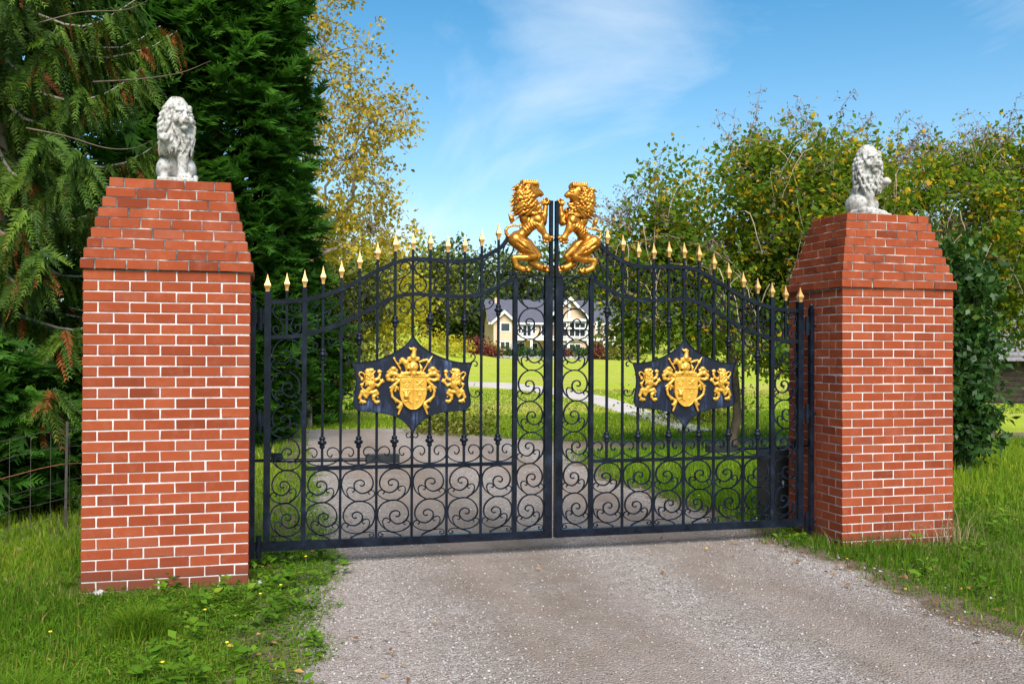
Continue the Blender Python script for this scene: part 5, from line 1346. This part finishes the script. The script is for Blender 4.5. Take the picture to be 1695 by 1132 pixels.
# broad-leaved weeds in the verge by the nearer pillar and along the right edge
def weeds(name,x,y,per,size,label,rad=.05):
    n=len(x); ci=np.repeat(np.arange(n),per); m=len(ci); az=RNG.random(m)*2*math.pi; el=RNG.uniform(.15,.9,m); rr_=RNG.random(m)**.6*rad
    B=np.stack([x[ci]+np.cos(az)*rr_,y[ci]+np.sin(az)*rr_,ground(x[ci],y[ci])+RNG.random(m)*.055*(size/.03)],1)
    D=np.stack([np.cos(az)*np.cos(el),np.sin(az)*np.cos(el),np.sin(el)*.55],1); N_=np.stack([-np.cos(az)*.4,-np.sin(az)*.4,np.ones(m)],1)+RNG.normal(size=(m,3))*.25
    s=size*RNG.uniform(.55,1.5,m); rn=np.clip(.5*RNG.random(n)[ci]+.5*RNG.random(m),0,1)
    o=link(name,leaves_mesh(name,B,D,N_,s,s*RNG.uniform(.45,.75,m),rn,.12,.1),M['weed']); return tag(o,label,'weeds',kind='stuff')
cx_=lambda x,y:verge(x,y)*sstep(.0,.9,x)*(.35+.65*patches(x,y,3.0,2))
x,y=scatter(12000,.2,2.3,-3.2,1.4,cx_); x3,y3=scatter(2600,-2.5,1.0,-3.0,.2,lambda x,y:verge(x,y)*(patches(x,y,2.2,9)>.62)*.8)
x6,y6=scatter(5200,1.8,2.6,.2,7,lambda x,y:verge(x,y)*.9*np.clip(1-(drive_left(y)-x)/.5,0,1))
x4,y4=scatter(3600,5.6,9.5,-3.0,3.5,lambda x,y:verge(x,y)*(patches(x,y,2.4,6)>.55)*.7)
weeds('clover',np.r_[x,x3,x4,x6],np.r_[y,y3,y4,y6],7,.019,'low leafy clover and weeds in the verges')
x,y=scatter(200,1.0,2.25,-3.0,1.0,lambda x,y:verge(x,y)*.8); x3,y3=scatter(220,5.7,9,-2.6,3.0,lambda x,y:verge(x,y)*.5); x5,y5=scatter(110,-3,.4,-3.0,2.2,lambda x,y:.3+0*x)
weeds('dandelion_leaves',np.r_[x,x3,x5],np.r_[y,y3,y5],9,.060,'long dandelion leaves in rosettes among the grass',.02)
# tall tussocks at the lower left and dry stalks by the far pillar
cs=[(-.35,-2.35,.22),(.15,-2.05,.20),(-.95,-2.0,.2),(-.05,-2.7,.22),(.55,-2.3,.16),(-1.3,-2.6,.2),(.95,-1.2,.10)]
X=[];Y=[]
for a,b,c_ in cs: X.append(RNG.normal(a,c_*.55,1500)); Y.append(RNG.normal(b,c_*.5,1500))
X=np.concatenate(X);Y=np.concatenate(Y); blades('tussock_grass',X,Y,RNG.uniform(.10,.27,len(X)),RNG.uniform(.004,.008,len(X)),np.clip(.55+RNG.normal(0,.16,len(X)),0,.93),'grass',lean=.62,label='long soft tussock grass at the lower left')
X=np.r_[RNG.normal(7.35,.10,90),RNG.normal(6.75,.3,50),RNG.normal(-1.6,.4,160)];Y=np.r_[RNG.normal(-.12,.07,90),RNG.normal(-.09,.05,50),RNG.normal(.9,.35,160)]
blades('dry_stalks',X,Y,RNG.uniform(.12,.42,len(X)),np.full(len(X),.005),RNG.random(len(X)),'straw',lean=.45,label='thin dry grass stalks at the foot of the far pillar')
x,y=scatter(26000,5.5,12,-3.4,5,lambda x,y:np.clip((x-drive_right(y))/.1,0,1)*np.where(x<6.15-.05*y,.55*(patches(x,y,3,5)>.4),.22*(patches(x,y,1.7,8)>.55)))
blades('straw_thatch',x,y,RNG.uniform(.03,.10,len(x)),np.full(len(x),.006),RNG.random(len(x)),'straw',lean=1.5,label='flattened straw thatch along the right edge of the drive')
# loose stones on the drive
def stones(name,n,x0,x1,y0,y1,fn,s0,s1,label,tone=(0,1)):
    x=RNG.uniform(x0,x1,n); y=RNG.uniform(y0,y1,n); k_=(RNG.random(n)<fn(x,y))&seen(x,y,10); x=x[k_];y=y[k_]; n=len(x)
    s=s0+(s1-s0)*RNG.random(n)**3; oc=np.array([(1,0,0),(0,1,0),(-1,0,0),(0,-1,0),(0,0,.8),(0,0,-.8)]); J=oc[None]*(1+RNG.normal(0,.22,(n,6,1)))
    J=J*np.stack([RNG.uniform(.8,1.4,n),RNG.uniform(.7,1.1,n),RNG.uniform(.45,.8,n)],1)[:,None,:]*s[:,None,None]; a=RNG.random(n)*6.28; ca,sa=np.cos(a)[:,None],np.sin(a)[:,None]
    V=np.stack([J[...,0]*ca-J[...,1]*sa,J[...,0]*sa+J[...,1]*ca,J[...,2]],-1)+np.stack([x,y,ground(x,y)+.015+s*.22],1)[:,None,:]
    f=np.array([(0,1,4),(1,2,4),(2,3,4),(3,0,4),(1,0,5),(2,1,5),(3,2,5),(0,3,5)]); F=(f[None]+6*np.arange(n)[:,None,None]).reshape(-1,3)
    rn=np.repeat(tone[0]+(tone[1]-tone[0])*RNG.random(n),8); o=link(name,np_mesh(name,V.reshape(-1,3),F,False,rn),M['pebble']); return tag(o,label,'gravel',kind='stuff')
def loose(x,y):
    t=np.exp(-((x-2.45)/.50)**2)+.8*np.exp(-((x-4.25)/.26)**2)+.7*np.exp(-((x-5.75)/.25)**2)+.25*patches(x,y,.9,3); return on_drive(x,y,-.12)*np.clip(.10+t,0,1)
stones('gravel_stones',56000,1.5,6.1,-3.2,.6,loose,.003,.012,'loose grey gravel stones scattered on the drive')
stones('gravel_stones',9000,1.6,6.2,.5,7,loose,.006,.016,'gravel stones on the drive behind the gate')
stones('edge_rocks',260,5.6,6.3,-2.6,3.5,lambda x,y:.5+0*x,.006,.024,'small rocks along the right edge of the drive',(.2,1))
x=np.r_[RNG.uniform(5.4,6.4,160),RNG.uniform(1.4,2.4,50),RNG.uniform(-2,1.4,50),RNG.uniform(2.3,5.5,26)];y=np.r_[RNG.uniform(-2.6,3.2,160),RNG.uniform(-2.4,1,50),RNG.uniform(-2.6,1.8,50),RNG.uniform(-2.2,3,26)];n=len(x)
s=RNG.uniform(.02,.055,n); o=link('fallen_leaves',leaves_mesh('fallen_leaves',np.stack([x,y,ground(x,y)+.028+.03*RNG.random(n)],1),np.stack([RNG.normal(size=n),RNG.normal(size=n),RNG.normal(0,.2,n)],1),np.array([0,0,1.])+RNG.normal(size=(n,3))*.35,s,s*.6,RNG.random(n)),M['fallen']); tag(o,'fallen yellow and brown leaves along the edges of the drive','leaves',kind='stuff')
# pale field stones at the foot of the nearer pillar
for i,(x,y,s,lb) in enumerate([(.57,-.10,.030,'pale stone at the outer corner of the nearer pillar'),(1.36,-.08,.024,'pale stone at the inner corner of the nearer pillar'),(1.62,-.05,.022,'small pale stone beside the hinge post in the verge'),(-.30,1.55,.035,'pale stone in the grass below the wire fence')]):
    bm=bmesh.new(); bmesh.ops.create_icosphere(bm,subdivisions=2,radius=s)
    for v in bm.verts: v.co=Vector((v.co.x*1.25,v.co.y,v.co.z*.8))*(1+.12*math.sin(v.co.x*170+i)+.1*math.cos(v.co.y*210+i))
    me=bpy.data.meshes.new('field_stone'); bm.to_mesh(me); bm.free(); tag(link('field_stone',me,M['stone'],None,(x,y,float(ground(x,y))+s*.6)),lb,'stone')
# dandelions in flower
DAND=['yellow dandelion by the near hinge post, in front of the gate','yellow dandelion a little below the near hinge post','yellow dandelion right under the near gate leaf','yellow dandelion in front of the inner half of the nearer pillar','yellow dandelion in the clover near the drive edge','yellow dandelion lowest in the clover','yellow dandelion in front of the outer half of the nearer pillar','yellow dandelion left of the nearer pillar','yellow dandelion behind the near gate leaf','first yellow dandelion behind the far gate leaf, near the cabinet','second yellow dandelion behind the cabinet','farthest yellow dandelion behind the far gate leaf','yellow dandelion in the grass right of the far pillar','yellow dandelion before the far pillar at the right edge']
hm=MB(); hm.lathe([(.003,-.003),(.009,0),(.010,.003),(.007,.005),(.002,.006)],10); hme=hm.mesh('flower_head'); hme.materials.append(M['yellow_petal'])
sm=MB().tube([(0,0,0),(.004,0,.06),(0,.003,.105)],.0018,5).mesh('stem'); sm.materials.append(M['stem'])
for i,(x,y) in enumerate([(1.75,-.55),(1.62,-.75),(1.95,.3),(1.3,-1.05),(1.45,-1.75),(1.15,-2.0),(.5,-1.3),(-.4,-.5),(1.85,.65),(6.05,.9),(6.25,1.6),(6.15,2.3),(8.3,.2),(7.9,-.6)]):
    r0_=empty('dandelion_flower',(x,y,float(ground(x,y)))); tag(r0_,DAND[i],'flower','dandelions in the verges')
    link('stem',sm,None,r0_); link('flower_head',hme,None,r0_,(0,.003,.107))
